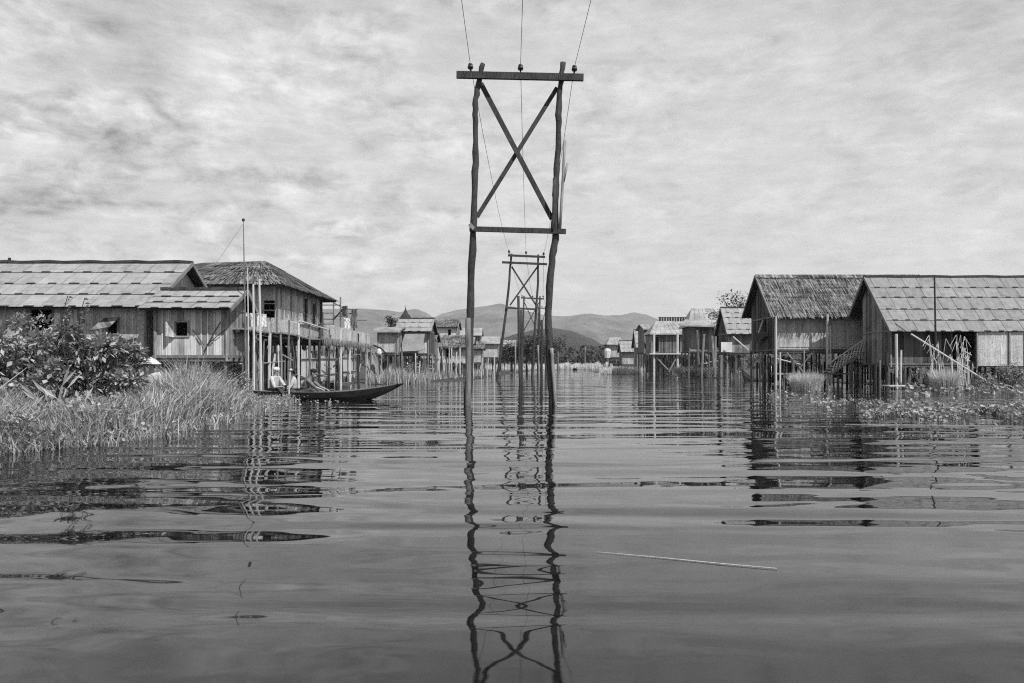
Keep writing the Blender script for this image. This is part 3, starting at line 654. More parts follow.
# drying rack behind the walkway
tR = thing('drying_rack', (-9.9,39,2.3), 'tall open pole frame behind the far end of the walkway', 'rack'); D = 38.5
def bar(t, p0, y0, p1, y1, r=.03, m='post', D=D, nm='rail'): mb = MB(); mb.tube([(px(p0,D),D,pz(y0,D)),(px(p1,D),D,pz(y1,D))], r, 6); return mb.build(nm, M[m], t)
for (p_, yt) in ((323,312),(333.5,301),(340.5,297),(347,306),(354,309)): bar(tR, p_, 370, p_, yt, .045, 'post', nm='post')
for (a, b_, y) in ((320,340,305),(322,334,313),(322,334,319),(321,334,324),(340,358,309),(340,356,314),(354,367,320),(333,347,316)): bar(tR, a, y, b_, y+U(-.6,.6), .03)
bar(tR, 334, 303, 345, 309); bar(tR, 333, 320, 346, 306, .05, 'dark'); bar(tR, 346, 328, 357, 309, .05)
for (p0, p1, y0, y1, m_, lab) in ((344,350,318,329,'white','white cloth hung on the pole frame'),(351,357,309,328,'glass','grey cloth hung on the pole frame right of the white one'),(342,346,306,316,'trouser','dark cloth bundled at the top of the pole frame')):
    mb = MB(); n = 6; Y = D-.15; vs = [(px(p0+(p1-p0)*k/n+.5*math.sin(q*2),Y), Y+.05*math.sin(k*2+q), pz(y0+(y1-y0)*q/4,Y)) for k in range(n+1) for q in range(5)]
    mb.add(vs, [(a*5+q,a*5+q+1,(a+1)*5+q+1,(a+1)*5+q) for a in range(n) for q in range(4)]); o = mb.build('hanging_cloth', M[m_], base=(px(p0,Y),Y,pz(y1,Y))); o.modifiers.new('s','SOLIDIFY').thickness=.01; tag(o, lab, 'cloth', 'cloths on the pole frame')
# stack of thatch
D = 43; mb = MB(); x = px(374,D)
for k in range(900):
    a = R()*6.28; q = V((px(368.5,D)+U(-.35,.35), D+U(-.3,.3), pz(354,D)+U(-.12,.12))); e = V((px(378,D)+math.cos(a)*.62*U(.5,1), D+math.sin(a)*.5, pz(380,D)+U(0,.15)))
    s = V((.03,0,0)); mb.add([q-s,q+s,e+s,e-s],[(0,1,2,3)])
tag(mb.build('thatch_stack', M['thatch_light'], base=(x,D,0)), 'pale leaning heap of thatching straw at the end of the walkway', 'straw heap')
mb = MB(); mb.lathe((px(379,42),42,pz(352,42)), [(0,-.2),(.12,-.17),(.17,-.03),(.1,.1),(.13,.16),(0,.2)], 10, 1, .5); tag(mb.build('white_sack', M['white'], base=(px(379,42),42,1.6), smooth=True), 'white sack on a post above the straw heap', 'sack')
mb = MB(); mb.tube([(px(380,42.1),42.1,-1),(px(379,42.1),42.1,1.9)], .05, 6); tag(mb.build('post', M['dark'], base=(px(380,42.1),42.1,0)), 'dark post carrying the white sack beside the straw heap', 'post')

# ------------------------------------------------------------------ houses farther left of the canal
def house_px(label, D, p0, p1, y_ridge, y_eave, y_floor, depth=4, name='stilt_house', group='stilt houses along the left shore', **kw):
    yr = D+.5+depth*.5; x0, x1 = px(p0,D), px(p1,D); rk = kw.pop('rake', .25)
    return gable_house(name, label, x0+rk, x1-rk, D+.5, D+.5+depth, yr, pz(y_floor,D+.5), pz(y_eave,D), pz(y_ridge,yr), ov=.5, rake=rk, group=group, **kw)
house_px('low shed with a dark flat roof edge beside the straw heap', 50, 373, 400, 327, 330.5, 352, 3, roof='zinc', m_front='weave', stilts=(5,2))
hC = house_px('pale sheet roofed house with a woven wall and dark gable left of the near pole', 52, 394, 431, 319, 331.5, 353, 4, rows=3, pw=1.0, m_front='weave_light', stilts=(6,3), m_side='plank_shaded')
shutter(hC, [(px(400,51.5),51.2,pz(352,51.5)),(px(423,51.5),51.2,pz(351,51.5)),(px(424,51.5),52.2,pz(332,51.5)),(px(404,51.5),52.2,pz(332,51.5))], 'beam', .05, 'leaning_mat')
hD = house_px('long dark thatched house with an open pale veranda just left of the near pole', 66, 426, 470, 336, 348, 363, 5, roof='thatch', m_front='weave_light', stilts=(7,3), openings=((px(430,66.5),px(436,66.5),2.2,2.75),(px(446,66.5),px(452,66.5),1.9,2.75)))
for p_ in (427,438,451.5,460,468): brace(hD, (px(p_,65.6),65.6,-1),(px(p_,65.6),65.6,pz(348,66)), .07, 'bamboo', 'veranda_post')
house_px('white walled house with a curved dark roof behind the dark thatched house', 95, 431, 458, 320, 327, 340, 6, roof='thatch', m_front='plaster', stilts=(5,2), openings=((px(448,95.5),px(451,95.5),5.3,6.2),))
house_px('small house with a grey roof between the near and second pylon poles', 105, 481, 500, 336.5, 343, 357, 6, roof='zinc', m_front='weave', stilts=(5,2))
house_px('tiny far house with a pale roof right of the second pylon leg', 125, 503, 516, 340, 347, 360, 6, roof='zinc', m_front='plank', stilts=(4,2))
house_px('far grey hut with thatched roof beside the near pole', 85, 466, 484, 343, 349, 362, 4, roof='thatch', m_front='weave', stilts=(4,2))
house_px('leaning shed with a straw roof between the pale roofed house and the dark thatched house', 60, 408, 436, 331, 340, 358, 3, roof='thatch', m_front='weave', stilts=(5,2))
house_px('grey sheet roofed hut at the right end of the left cluster behind the near pole', 74, 455, 474, 337, 344, 362, 3, rows=3, pw=1.2, m_front='weave_light', stilts=(4,2))
house_px('far small hut with a pale roof above the long dark thatched house', 110, 452, 482, 328, 335, 345, 5, roof='zinc', m_front='plank', stilts=(4,2))
# spire
tP = thing('pagoda_spire', (px(405.5,80),80,0), 'small dark pointed spire above the pale sheet roofed house', 'spire'); D = 80
mb = MB(); mb.lathe((px(405.5,D),D,0), [(.9,0),(.9,pz(320,D)-.1)], 8); mb.build('tower', M['plank'], tP)
mb = MB(); mb.lathe((px(405.5,D),D,pz(318.5,D)), [(.75,-.1),(.68,.1),(.4,.5),(.33,.52),(.15,.9),(.04,1.2),(.0,1.6)], 10); mb.build('spire', M['dark'], tP)

# clutter of poles & reeds in front of those houses
for i in range(44):
    q = U(384, 500); D = U(44, 51) if q < 425 else U(56, 64); h = U(.8, 2.9)
    mb = MB(); mb.tube([(px(q,D),D,-1),(px(q,D)+U(-.3,.3),D,h)], U(.03,.06), 5); tag(mb.build('mooring_post', M[random.choice(['bamboo','post','dark'])], base=(px(q,D),D,0)), 'thin mooring post standing in the shallows before the far left houses', 'post', 'mooring posts before the far left houses')
bank('left_shoal', [(px(375,40),40),(px(425,45),45),(px(468,52),52),(px(480,60),60),(px(505,85),85),(px(530,140),140),(px(380,140),140),(px(345,60),60),(px(355,46),46)], .03)
mb = MB()
for k in range(9000):
    q = U(368, 500); D = U(41, 60) if q < 430 else U(50, 90)
    if q > 430 and D < 50+(q-430)*.45: continue
    h = U(.25,.95)*(1+.6*mn.noise(V((q*.15, D*.1, 0)))); mb.blade((px(q,D),D,0), h, U(.03,.06), U(-.2,.2), U(-.2,.2))
tag(mb.build('shoal_grass', M['grass']), 'low grass growing on the shoal before the far left houses', 'grass', kind='stuff')
shrub('shrub', px(388,56), 56, 0, 1.2, 1, 2.9, 900, .2, 'dark bush among the poles beside the low shed', group='bushes by the far left houses', m='leaf_dark')
shrub('shrub', px(412,49), 49, 0, 1.0, 1, 1.2, 700, .16, 'low bush under the woven wall of the pale roofed house', group='bushes by the far left houses')
tree(px(395,70), 70, 0, 6.6, 1.0, 1100, .28, 'slim dark tree rising behind the low shed', 'trees by the far left houses')
for (q, D, h, c, lab) in ((512,125,7,3,'round dark tree behind the lone poles'),(527,120,8,3.2,'dark tree between the second pylon legs'),(546,135,8,3.5,'dark tree right of the near pylon leg'),(500,135,7.5,3,'dark tree behind the tiny pale roofed houses')):
    tree(px(q,D), D, 0, h*.8, c, 1500, .45, lab, 'dark trees at the end of the canal')

# ------------------------------------------------------------------ right side: near house (R1)
y1 = 34.8
hR1 = gable_house('stilt_house', 'large house with pale patched sheet roof at the right edge', 19.25, 31.5, y1, 37.5, 36.6, 1.25, 2.84, 5.85, zb=3.9, ov=.75, rake=.4, m_front='plank_shaded', m_side='plank', rows=5, pw=.85, stilts=(10,3), st_w=.1,
     openings=((px(951,y1),px(975,y1),1.3,2.9),), m_roof_='roof_dim')
mb = MB(); mb.box(px(977,34.2),px(1024,34.2),34.1,34.16,pz(366,34.2),pz(332,34.2)); mb.box(px(1025,34.2),px(1090,34.2),34.12,34.18,pz(366,34.2),pz(332,34.2)); mb.build('wall_panel', M['weave_light'], hR1)
mb = MB(); 
for q in (976.5,1009,1024.5,1060): mb.box(px(q,34.1)-.03,px(q,34.1)+.03,34.03,34.09,1.0,2.85)
mb.build('panel_batten', M['beam'], hR1)
for (p_, yb_, yt, r_, mm) in ((897,388,334,.07,'bamboo'),(900.5,388,350,.05,'bamboo'),(887,388,352,.07,'dark'),(968,390,366,.06,'bamboo'),(875,386,364,.07,'dark'),(880,388,360,.06,'post'),(905,388,366,.05,'post')):
    D = 34.0; mb = MB(); mb.tube([(px(p_,D),D,-1),(px(p_,D)+U(-.04,.04),D,pz(yt,D))], r_, 7); mb.build('post', M[mm], hR1)
tb = thing('ladder', (px(965,33.6),33.6,.3), 'rough leaning ladder of pale slats before the dark opening of the right house', 'ladder')
for dx in (0, .0):
    pass
for (a, b_) in (((955,384),(972,348)),((960,388),(977,352))): mb = MB(); mb.tube([(px(a[0],33.5),33.4,pz(a[1],33.5)),(px(b_[0],33.5),34.0,pz(b_[1],33.5))], .035, 6); mb.build('side_rail', M['pylon_pale'], tb)
for k in range(6):
    t_ = (k+.5)/6; mb = MB(); mb.beam((px(955+17*t_,33.5)-.05,33.35+.6*t_,pz(384-36*t_,33.5)),(px(960+17*t_,33.5)+.05,33.35+.6*t_,pz(388-36*t_,33.5)),.1,.03); mb.build('rung', M['bamboo'], tb)
D = 33; mb = MB(); mb.tube([(px(911,D),D,pz(334,D)),(px(950,D),D-.3,pz(361,D)),(px(986,D),D-.6,pz(386,D))], .045, 7); tag(mb.build('leaning_pole', M['bamboo'], base=(px(986,D),D-.6,.1)), 'long pale bamboo pole leaning diagonally against the right house', 'pole')
D = 33; mb = MB(); mb.tube([(px(937,D),D,-1),(px(936,D),D,1.5),(px(934.5,D),D,pz(277,D))], [.06,.05,.035], 7); tag(mb.build('tall_pole', M['dark'], base=(px(937,D),D,0)), 'tall dark pole standing upright in front of the patched roof', 'pole')
mb = MB(); 
for k in range(5): mb.box(px(885+k*6,33), px(890.5+k*6,33), 32.6, 33.5, .12, .17)
for xx in (px(888,33), px(912,33)): mb.box(xx-.04,xx+.04,32.9,32.98,-1,.118)
tag(mb.build('landing_stage', M['bamboo'], base=(px(900,33),33,0)), 'low pale plank landing stage at the corner of the right house', 'landing stage')

# R2 thatch house
y2 = 38.9
hR2 = gable_house('stilt_house', 'thatched house on stilts beside the patched sheet roof house', 14.95, 24.0, y2, 42.6, 40.9, pz(349,y2), pz(317,38.3), pz(276,40.9), zb=pz(317,43.1), ov=.6, rake=.4, m_front='weave', m_side='plank_shaded', roof='thatch', stilts=(9,3), st_w=.1)
# upper part of the thatch continues behind the neighbour's ridge
mb = MB(); mb.box(15.2,19.2,y2-.06,y2-.032,pz(347,y2),pz(331,y2)); mb.build('wall_panel', M['weave'], hR2)
for (p_, yb_, yt, r_, mm) in ((776,384,316,.07,'bamboo'),(780,386,352,.06,'bamboo'),(827,388,314,.075,'bamboo'),(831,388,326,.05,'bamboo'),(804,384,350,.06,'pylon_pale'),(793,384,353,.05,'post'),(760,380,352,.06,'pylon_pale'),(753,380,352,.05,'pylon_pale')):
    D = 38.1 if p_ > 770 else 40; mb = MB(); mb.tube([(px(p_,D),D,-1),(px(p_,D)+U(-.05,.05),D,pz(yt,D))], r_*.85, 7); mb.build('post', M[mm], hR2)
brace(hR2, (px(787,38.4),38.4,pz(353,38.4)), (px(803,38.4),38.4,pz(372,38.4)), .05, 'beam'); brace(hR2, (px(812,38.4),38.4,pz(353,38.4)), (px(800,38.4),38.4,pz(368,38.4)), .04, 'post')
mb = MB(); mb.box(14.9,19.2,38.5,39.4,.62,.7); mb.build('lower_deck', M['beam'], hR2)
shutter(hR2, [(14.88,39.4,pz(335,40)),(14.88,41,pz(337,40)),(14.5,41,pz(345,40)),(14.2,39.4,pz(330,40))], 'beam', .03)
mb = MB(); mb.box(14.86,14.90,40.1,40.7,2.9,3.9); mb.build('window', M['window'], hR2)  # near-black slab on the gable, interior shade put into its colour
brace(hR2, (px(752,40.4),39.3,pz(333,40)), (14.86,40.4,pz(320,40.4)), .05, 'bamboo')
# stair between
tS = thing('staircase', (px(848,37.4),37.4,.3), 'slatted wooden stair with a railing climbing between the two near right houses', 'stair'); D = 37.2
for dd in (0, .8):
    mb = MB(); mb.beam((px(831,D),D+dd,pz(373,D)),(px(863,D),D+dd,pz(352,D)),.05,.16); mb.build('stringer', M['beam'], tS)
for k in range(9):
    t_ = k/8; x = px(832+30*t_,D); z = pz(371.5-20*t_,D); mb = MB(); mb.box(x-.12,x+.12,D+.03,D+.78,z-.02,z+.02); mb.build('tread', M['bamboo'], tS)
mb = MB(); mb.tube([(px(831,D),D-.05,pz(362,D)),(px(863,D),D-.05,pz(340,D))], .035, 6); mb.build('handrail', M['bamboo'], tS)
for k in range(10):
    t_ = k/9; mb = MB(); mb.tube([(px(832+30*t_,D),D-.05,pz(371.5-20*t_,D)),(px(833+30*t_,D)+.12,D-.05,pz(361-21.5*t_,D))], .028, 5); mb.build('baluster', M['bamboo'], tS)

def clutter(t, x0, x1, ya, yb_, zf, n, nd, seed=0, screens=3):
    for k in range(n):
        x = U(x0,x1); y = U(ya,yb_); l = U(-.25,.25); z1 = zf*U(.55,1); mb = MB()
        mb.tube([(x,y,-.9),(x+l*.5,y,z1*.5),(x+l,y+U(-.2,.2),z1)], U(.018,.045), 5); mb.build('stake', M[random.choice(('bamboo','pylon_pale','pylon_pale','post','beam'))], t)
    for k in range(nd):
        x = U(x0,x1-1.5); y = U(ya,yb_); z = U(.15,zf*.9); mb = MB(); mb.tube([(x,y,z),(x+U(.8,2.6),y,z+U(-.4,.4))], U(.02,.04), 5); mb.build('cross_pole', M[random.choice(('bamboo','post','beam','pylon_pale'))], t)
    for k in range(screens):
        a = x0+(x1-x0)*k/screens; c = x0+(x1-x0)*(k+1)/screens; y = yb_+U(.1,.6); mb = MB(); m_ = int((c-a)/.16)
        for i in range(m_):
            if R() < .2: continue
            x = a+i*.16; mb.box(x, x+U(.07,.14), y-.02, y+.02, U(-.1,.4), zf*U(.6,.97))
        mb.build('shade_slats', M['dark'], t)  # dark slats added at the back to supply the darkness under the floor
clutter(hR1, 19.5, 31, 34.6, 36.8, 1.1, 30, 9); clutter(hR2, 15.1, 23, 38.8, 41.8, 1.9, 34, 12)
clutter(hA, -20, -12.2, 22.8, 25, 1.4, 14, 5); clutter(hN, -11.4, -9.2, 22.1, 23, 1.3, 10, 4, screens=1)
clutter(tB, -13, -9.7, 27.8, 33.5, 2.2, 26, 8)

# ------------------------------------------------------------------ farther right houses
G = 'stilt houses along the right shore'
hR3 = house_px('narrow pale sheet roofed house squeezed behind the thatched house', 56, 727, 756, 308, 334, 352, 2.6, rows=5, pw=1.0, m_front='plank', m_side='plank_shaded', group=G, stilts=(4,3))
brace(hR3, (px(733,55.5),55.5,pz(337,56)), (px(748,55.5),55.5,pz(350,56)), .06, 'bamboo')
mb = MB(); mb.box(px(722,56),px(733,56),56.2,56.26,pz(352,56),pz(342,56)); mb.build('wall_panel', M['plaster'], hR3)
hR4 = house_px('tall house with a steep grey roof and pale skirting eave beside the narrow house', 64, 688, 727, 308.5, 326, 351, 2.6, roof='zinc', m_front='plank', m_side='plank_shaded', group=G, stilts=(6,3), st_w=.14, openings=((px(716,64.5),px(723,64.5),2.8,4.6),), inset=.8)
mb = MB(); D = 63.2; mb.hexa([(px(680,D),D,pz(325.5,D)-.05),(px(727,D),D,pz(327,D)-.05),(px(726,D),D+1.6,pz(321,D)-.05),(px(690,D),D+1.6,pz(319,D)-.05)],[(px(680,D),D,pz(325.5,D)+.1),(px(727,D),D,pz(327,D)+.1),(px(726,D),D+1.6,pz(321,D)+.1),(px(690,D),D+1.6,pz(319,D)+.1)]); mb.build('skirt_roof', M['metal_roof'], hR4)
for (q0, q1, y0, y1_) in ((697,698.5,330,365),(704,702,334,367),(712,714,336,368),(715.5,715,326,377),(721.5,721,328,377)): brace(hR4, (px(q1,63),63,pz(y1_,63)),(px(q0,63),63,pz(y0,63)), .11, 'pylon_pale' if q0 > 700 else 'post', 'prop')
hR5 = house_px('broad house with dark framed veranda and a pierced ridge on crossed stilts', 78, 650, 688, 321, 333.5, 353, 3, roof='zinc', m_front='plank_shaded', m_side='plank', group=G, stilts=(6,3), st_w=.15, openings=((px(654,78.5),px(659,78.5),2.7,4.5),(px(676,78.5),px(680,78.5),2.7,4.5)), inset=1.1)
mb = MB(); D = 81.5
for k in range(13): mb.box(px(659+k*2.6,D),px(660.9+k*2.6,D),D-.05,D+.05,pz(321.5,D),pz(317.5,D))
mb.box(px(658,D),px(693,D),D-.03,D+.03,pz(317.6,D),pz(317,D)); mb.build('ridge_crest', M['dark'], hR5)
mb = MB(); mb.box(px(649,77),px(689,77),76.6,78.6,pz(353.5,77)-.1,pz(353.5,77)); mb.build('veranda_deck', M['plaster'], hR5)
for q in (654,677.5): brace(hR5, (px(q,77),77,-1),(px(q,77),77,pz(334,77)), .13, 'bamboo', 'post')
brace(hR5, (px(656,77),77,pz(357,77)),(px(668,77),77,pz(370,77)), .09, 'beam'); brace(hR5, (px(676,77),77,pz(358,77)),(px(669,77),77,pz(372,77)), .09, 'beam'); brace(hR5, (px(687,77),77,pz(357,77)),(px(678,77),77,pz(368,77)), .09, 'beam')
house_px('small wing roof stepping out left of the broad veranda house', 83, 643, 659, 324.5, 328.5, 352, 4, roof='zinc', m_front='plank_shaded', group=G, stilts=(3,2))
house_px('narrow house with a tall pale sheet roof left of the veranda house', 90, 636, 651, 330, 347.5, 366, 2.5, rows=4, pw=1.2, m_front='plank_shaded', group=G, stilts=(4,2))
house_px('low pale roofed house second from the open water on the right shore', 95, 621, 639, 341, 352, 364, 2.5, rows=3, pw=1.2, m_front='weave', group=G, stilts=(4,2))
hR8 = house_px('farthest right shore house with a pale roof at the open water', 99, 607, 628, 337, 344, 357, 4, roof='zinc', m_front='weave', m_side='plank', group=G, stilts=(5,2), inset=.8)
mb = MB(); mb.lathe((px(607.5,98),98,pz(358,98)), [(.45,0),(.5,1.0),(.42,1.3),(0,1.4)], 10); tag(mb.build('water_tank', M['plaster'], base=(px(607.5,98),98,0)), 'pale water tank beside the farthest right shore house', 'tank')
mb = MB(); 
for dx in (-.35,.35): mb.tube([(px(607.5,98)+dx,98,-.5),(px(607.5,98)+dx,98,pz(358,98))], .08, 5)
tag(mb.build('tank_stand', M['post'], base=(px(607.5,98),98,0)), 'short stand under the pale water tank', 'stand')
for h_, n_ in ((hR3,12),(hR4,16),(hR5,14),(hC,12),(hD,16)):
    fw = [c for c in h_.children if c.name.startswith('front_wall')][0]; xs = [v.co.x for v in fw.data.vertices]; ys = [v.co.y for v in fw.data.vertices]; z0_ = min(v.co.z for v in fw.data.vertices)
    wx = fw.parent['_w'][0]; wy = fw.parent['_w'][1]; clutter(h_, wx+min(xs), wx+max(xs), wy+max(ys)+.1, wy+max(ys)+2.8, z0_-.1, n_, 6, screens=2)
tree(px(741,64), 64, 0, pz(291,64)*1.03, 2.0, 1500, .28, 'sparse tree showing above the narrow house roof', m='leaf_dark', limbs=14)
bank('right_shoal', [(px(604,92),92),(px(650,88),88),(px(660,84),84),(px(676,72),72),(px(735,60),60),(px(760,56),56),(px(960,70),70),(px(700,140),140),(px(590,140),140)], .04)
mb = MB()
for k in range(9000):
    q = U(600, 652); D = U(88, 106); h = U(.2,1)*(1.1+.7*mn.noise(V((q*.2, 0, 0)))); mb.blade((px(q,D),D,0), h, U(.05,.1), U(-.3,.3), U(-.3,.3))
tag(mb.build('shoal_grass', M['reed']), 'pale grass on the shoal before the far right houses', 'grass', kind='stuff')
clump('grass_mound', px(693,68), 66.5, 0, 2.9, 1.35, 3800, .07, 'pale rounded mound of grass before the tall steep roofed house', 'grass mound', lean=1.3, ry=.6)
clump('grass_mound', px(628,92), 92, 0, 3.3, 1.3, 3000, .09, 'long pale mound of grass before the low far houses', 'grass mound', lean=1.3, ry=.5)
clump('reed_clump', px(806,30.5), 30.5, 0, .95, 1.0, 3000, .022, 'pale feathery reed clump in the water before the thatched house', lean=.55)
clump('reed_clump', px(946,29.5), 29.5, 0, .7, 1.2, 1200, .03, 'pale reeds under the leaning bamboo pole', lean=.5)
# tall bent cane
mb = MB(); D = 30
for k in range(26):
    x = px(U(928,972),D); h = U(1.2,2.5); l = U(-.5,.5); w_ = U(.012,.026); q = [V((x,D+U(-.3,.3),0)), V((x+l*.15,D,h*.55)), V((x+l*.5,D,h)), V((x+l*1.1,D,h*.8))]
    for a, c in zip(q, q[1:]): mb.hexa([a, a+V((w_,0,0)), c+V((w_,0,0)), c], [p+V((0,.006,0)) for p in (a, a+V((w_,0,0)), c+V((w_,0,0)), c)])
tag(mb.build('cane_clump', M['reed'], base=(px(950,D),D,0)), 'tall bent pale canes before the dark opening of the right house', 'canes')
for (q, D, rx, h, n, lab) in ((922,30.5,.55,.95,1500,'leafy bush left of the tall canes'),(985,30.0,.6,.75,1500,'low bush right of the tall canes'),(1012,30.5,.8,1.15,2600,'bush at the right edge below the pale wall panel'),(1045,29.5,.8,1.0,1500,'bush just past the right edge of the view')):
    shrub('shrub', px(q,D), D, 0, rx, rx*.8, h, n, .07, lab, group='bushes before the right house')
bank('right_bank', [(px(915,31.5),31.5),(px(960,28.8),28.8),(px(1060,27.8),27.8),(36,27),(45,60),(20.5,60),(21.3,36),(px(925,33),33)], .03)
# hyacinth band
pts = []
while len(pts) < 6000:
    q = U(795, 1100); yy = random.gauss(412, 3.6) + (q-900)*.018
    if mn.noise(V((q*.03, yy*.12, 4))) < -.12 + max(0, (840-q)*.02): continue
    D = wd(max(yy, 399)); pts.append((px(q,D), D))
pads('water_hyacinth', pts, .01, .17, .018, .055, 'band of pale round water hyacinth leaves floating on the right')
pts = []
for k in range(380):
    q = U(905, 1024); yy = U(388, 396); D = wd(yy); pts.append((px(q,D), D))
pads('waterside_plants', pts, .02, .3, .04, .09, 'pale leafy water plants at the foot of the bushes by the right house')
pts = []
for k in range(90):
    q = U(768, 835); yy = U(388, 402); D = wd(yy); pts.append((px(q,D), D))
pads('sparse_weeds', pts, .0, .1, .03, .07, 'scattered floating weeds before the feathery reed clump')

# ------------------------------------------------------------------ pylons
def wig(pts, n=3, a=.03):
    out = []
    for p, q in zip(pts, pts[1:]):
        for k in range(n): out.append(lerp3(p,q,k/n)+V((U(-a,a),U(-a,a),0)))
    out.append(V(pts[-1])); return out
D = wd(405); 
tP1 = thing('pylon', (px(511,D),D,0), 'tall near wooden power pylon with crossed braces standing in the open water', 'pylon', 'wooden power pylons')
def P1(p_, y, dy=0): return V((px(p_,D+dy), D+dy, pz(y,D+dy)))
lp = [V((px(467.5,D),D,-1.5)), P1(467.5,405), P1(470,350), P1(470,300), P1(473,233), P1(474,200), P1(475.5,163), P1(475,120), P1(475.8,99), P1(479,80), P1(483,63.5)]
rp = [V((px(553,D),D,-1.5)), P1(553,405), P1(550,363), P1(548.5,313), P1(551.5,262), P1(555,239), P1(555.5,200), P1(556.5,180), P1(558.5,137), P1(558.8,107), P1(560.5,85), P1(563,62.5)]
for pts, r0, r1 in ((lp,.115,.07),(rp,.12,.075)):
    q = wig(pts, 4, .018); mb = MB(); mb.tube(q, [r0+(r1-r0)*k/(len(q)-1)+U(-.016,.012) for k in range(len(q))], 9); mb.build('pole', M['pylon'], tP1, smooth=True)
def seg(t, pts, r, m='pylon', nm='brace', n=8): mb = MB(); q = wig(pts, 2, r*.15); mb.tube(q, r, n); return mb.build(nm, M[m], t, smooth=True)
seg(tP1, [V((px(467.5,D-.2),D-.2,-1.5)), P1(467.5,404,-.2), P1(468,360,-.2), P1(467.8,318,-.2)], .085, 'post', 'splint')
seg(tP1, [V((px(555.8,D-.15),D-.15,-1.5)), P1(555.4,404,-.15), P1(552.5,362,-.15), P1(551.5,348,-.15)], .05, 'pylon_pale', 'splint')
seg(tP1, [P1(564.6,140,-.12), P1(563,180,-.12), P1(560,229,-.12)], .04, 'pylon_pale', 'splint'); seg(tP1, [P1(567.5,163,-.12), P1(563.5,182,-.12)], .035, 'pylon_pale', 'splint')
seg(tP1, [P1(554.5,178,-.16), P1(553.5,215,-.16), P1(552,232,-.16)], .05, 'pylon', 'splint')
def bm(t, a, b_, w_, h, m='pylon', nm='crossbeam', off=-.14):
    mb = MB(); a = V(a); b_ = V(b_); k = 1; P_ = [a.lerp(b_, i/k)+V((0,0,U(-.008,.008))) for i in range(k+1)]
    for i in range(k): mb.beam(P_[i], P_[i+1], w_, h*U(.95,1.05))
    return mb.build(nm, M[m], t)
bm(tP1, P1(456.5,75,-.15), P1(583.5,77.5,-.15), .09, .19); bm(tP1, P1(469.5,229,-.15), P1(566,231.5,-.15), .08, .14)
bm(tP1, P1(481,84,.12), P1(552,219,.12), .1, .13, nm='brace'); bm(tP1, P1(557,88,.22), P1(477,217,.22), .09, .11, nm='brace')
def insul(t, c, s=1):
    mb = MB(); mb.lathe(c, [(.02*s,-.14*s),(.02*s,-.02*s),(.07*s,-.02*s),(.085*s,.03*s),(.06*s,.06*s),(.07*s,.08*s),(.055*s,.12*s),(.0,.14*s)], 12); return mb.build('insulator', M['ceramic'], t, smooth=True)
ins1 = [P1(470.4,68,-.15), P1(520.5,69,-.15), P1(574.4,70,-.15)]
for c in ins1: insul(tP1, c)
brk = MB(); brk.beam(P1(474,229,-.2), P1(469.5,224,-.2), .05, .1); brk.build('bracket', M['pylon_pale'], tP1)
def pylon(D, label, arm_y, arm, arm2, l, r, low, ins, th):
    t = thing('pylon', (px((l[0][0]+r[0][0])/2,D),D,0), label, 'pylon', 'wooden power pylons'); Q = lambda p_, y, dy=0: V((px(p_,D),D+dy,pz(y,D)))
    for s_ in (l, r):
        pts = [V((px(s_[0][0],D),D,-1.5))]+[Q(*a) for a in s_]; mb = MB(); q = wig(pts,2,.02); mb.tube(q, [th-(th*.35)*k/(len(q)-1) for k in range(len(q))], 7); mb.build('pole', M['pylon'], t, smooth=True)
    for a in (arm, arm2):
        if a: bm(t, Q(a[0],a[1],-th*1.4), Q(a[2],a[3],-th*1.4), .1, .17)
    if low: bm(t, Q(low[0],low[1],-th*1.4), Q(low[2],low[3],-th*1.4), .08, .14)
    a0 = arm2 or arm; ly = low[1] if low else a0[1]+40
    bm(t, Q(l[-1][0]+.3,a0[1]+4,th), Q(r[-1][0]-1.5,ly-2,th), .09, .12, nm='brace'); bm(t, Q(r[-1][0],a0[1]+3,th*1.8), Q(l[-1][0]-1.5,ly-3,th*1.8), .09, .12, nm='brace')
    out = []
    for (p_, y) in ins: c = Q(p_,y,-th*1.4); insul(t, c, 1.2); out.append(c)
    return out
ins2 = pylon(wd(380)*.995, 'second wooden power pylon seen between the legs of the near one', 256, (508,255.7,545,257.3), (502,262.5,547,264.5), [(497,380),(503,335),(508.5,291),(510,270),(511.5,253.8)], [(531.8,380),(534,345),(535.5,322),(538,282),(538.2,254.5)], (506,308,537,309.5), [(509,252.6),(526,253.6),(543.5,254.8)], .12)
ins3 = pylon(88, 'third smaller power pylon in line behind the second', 299, (521,298,544,299), None, [(521.5,374.5),(523,340),(524,296)], [(538,374.5),(539,340),(540,296)], (523,336,540,337), [(522,296.5),(532.5,297),(543,297)], .15)
ins4 = pylon(118, 'fourth and farthest power pylon with a short crossarm', 308, (535,308,549,308.5), None, [(537.5,372.3),(538,340),(538.2,306)], [(545.5,372.3),(545.8,340),(545.5,306)], None, [(536,307),(542,307),(548,307)], .16)
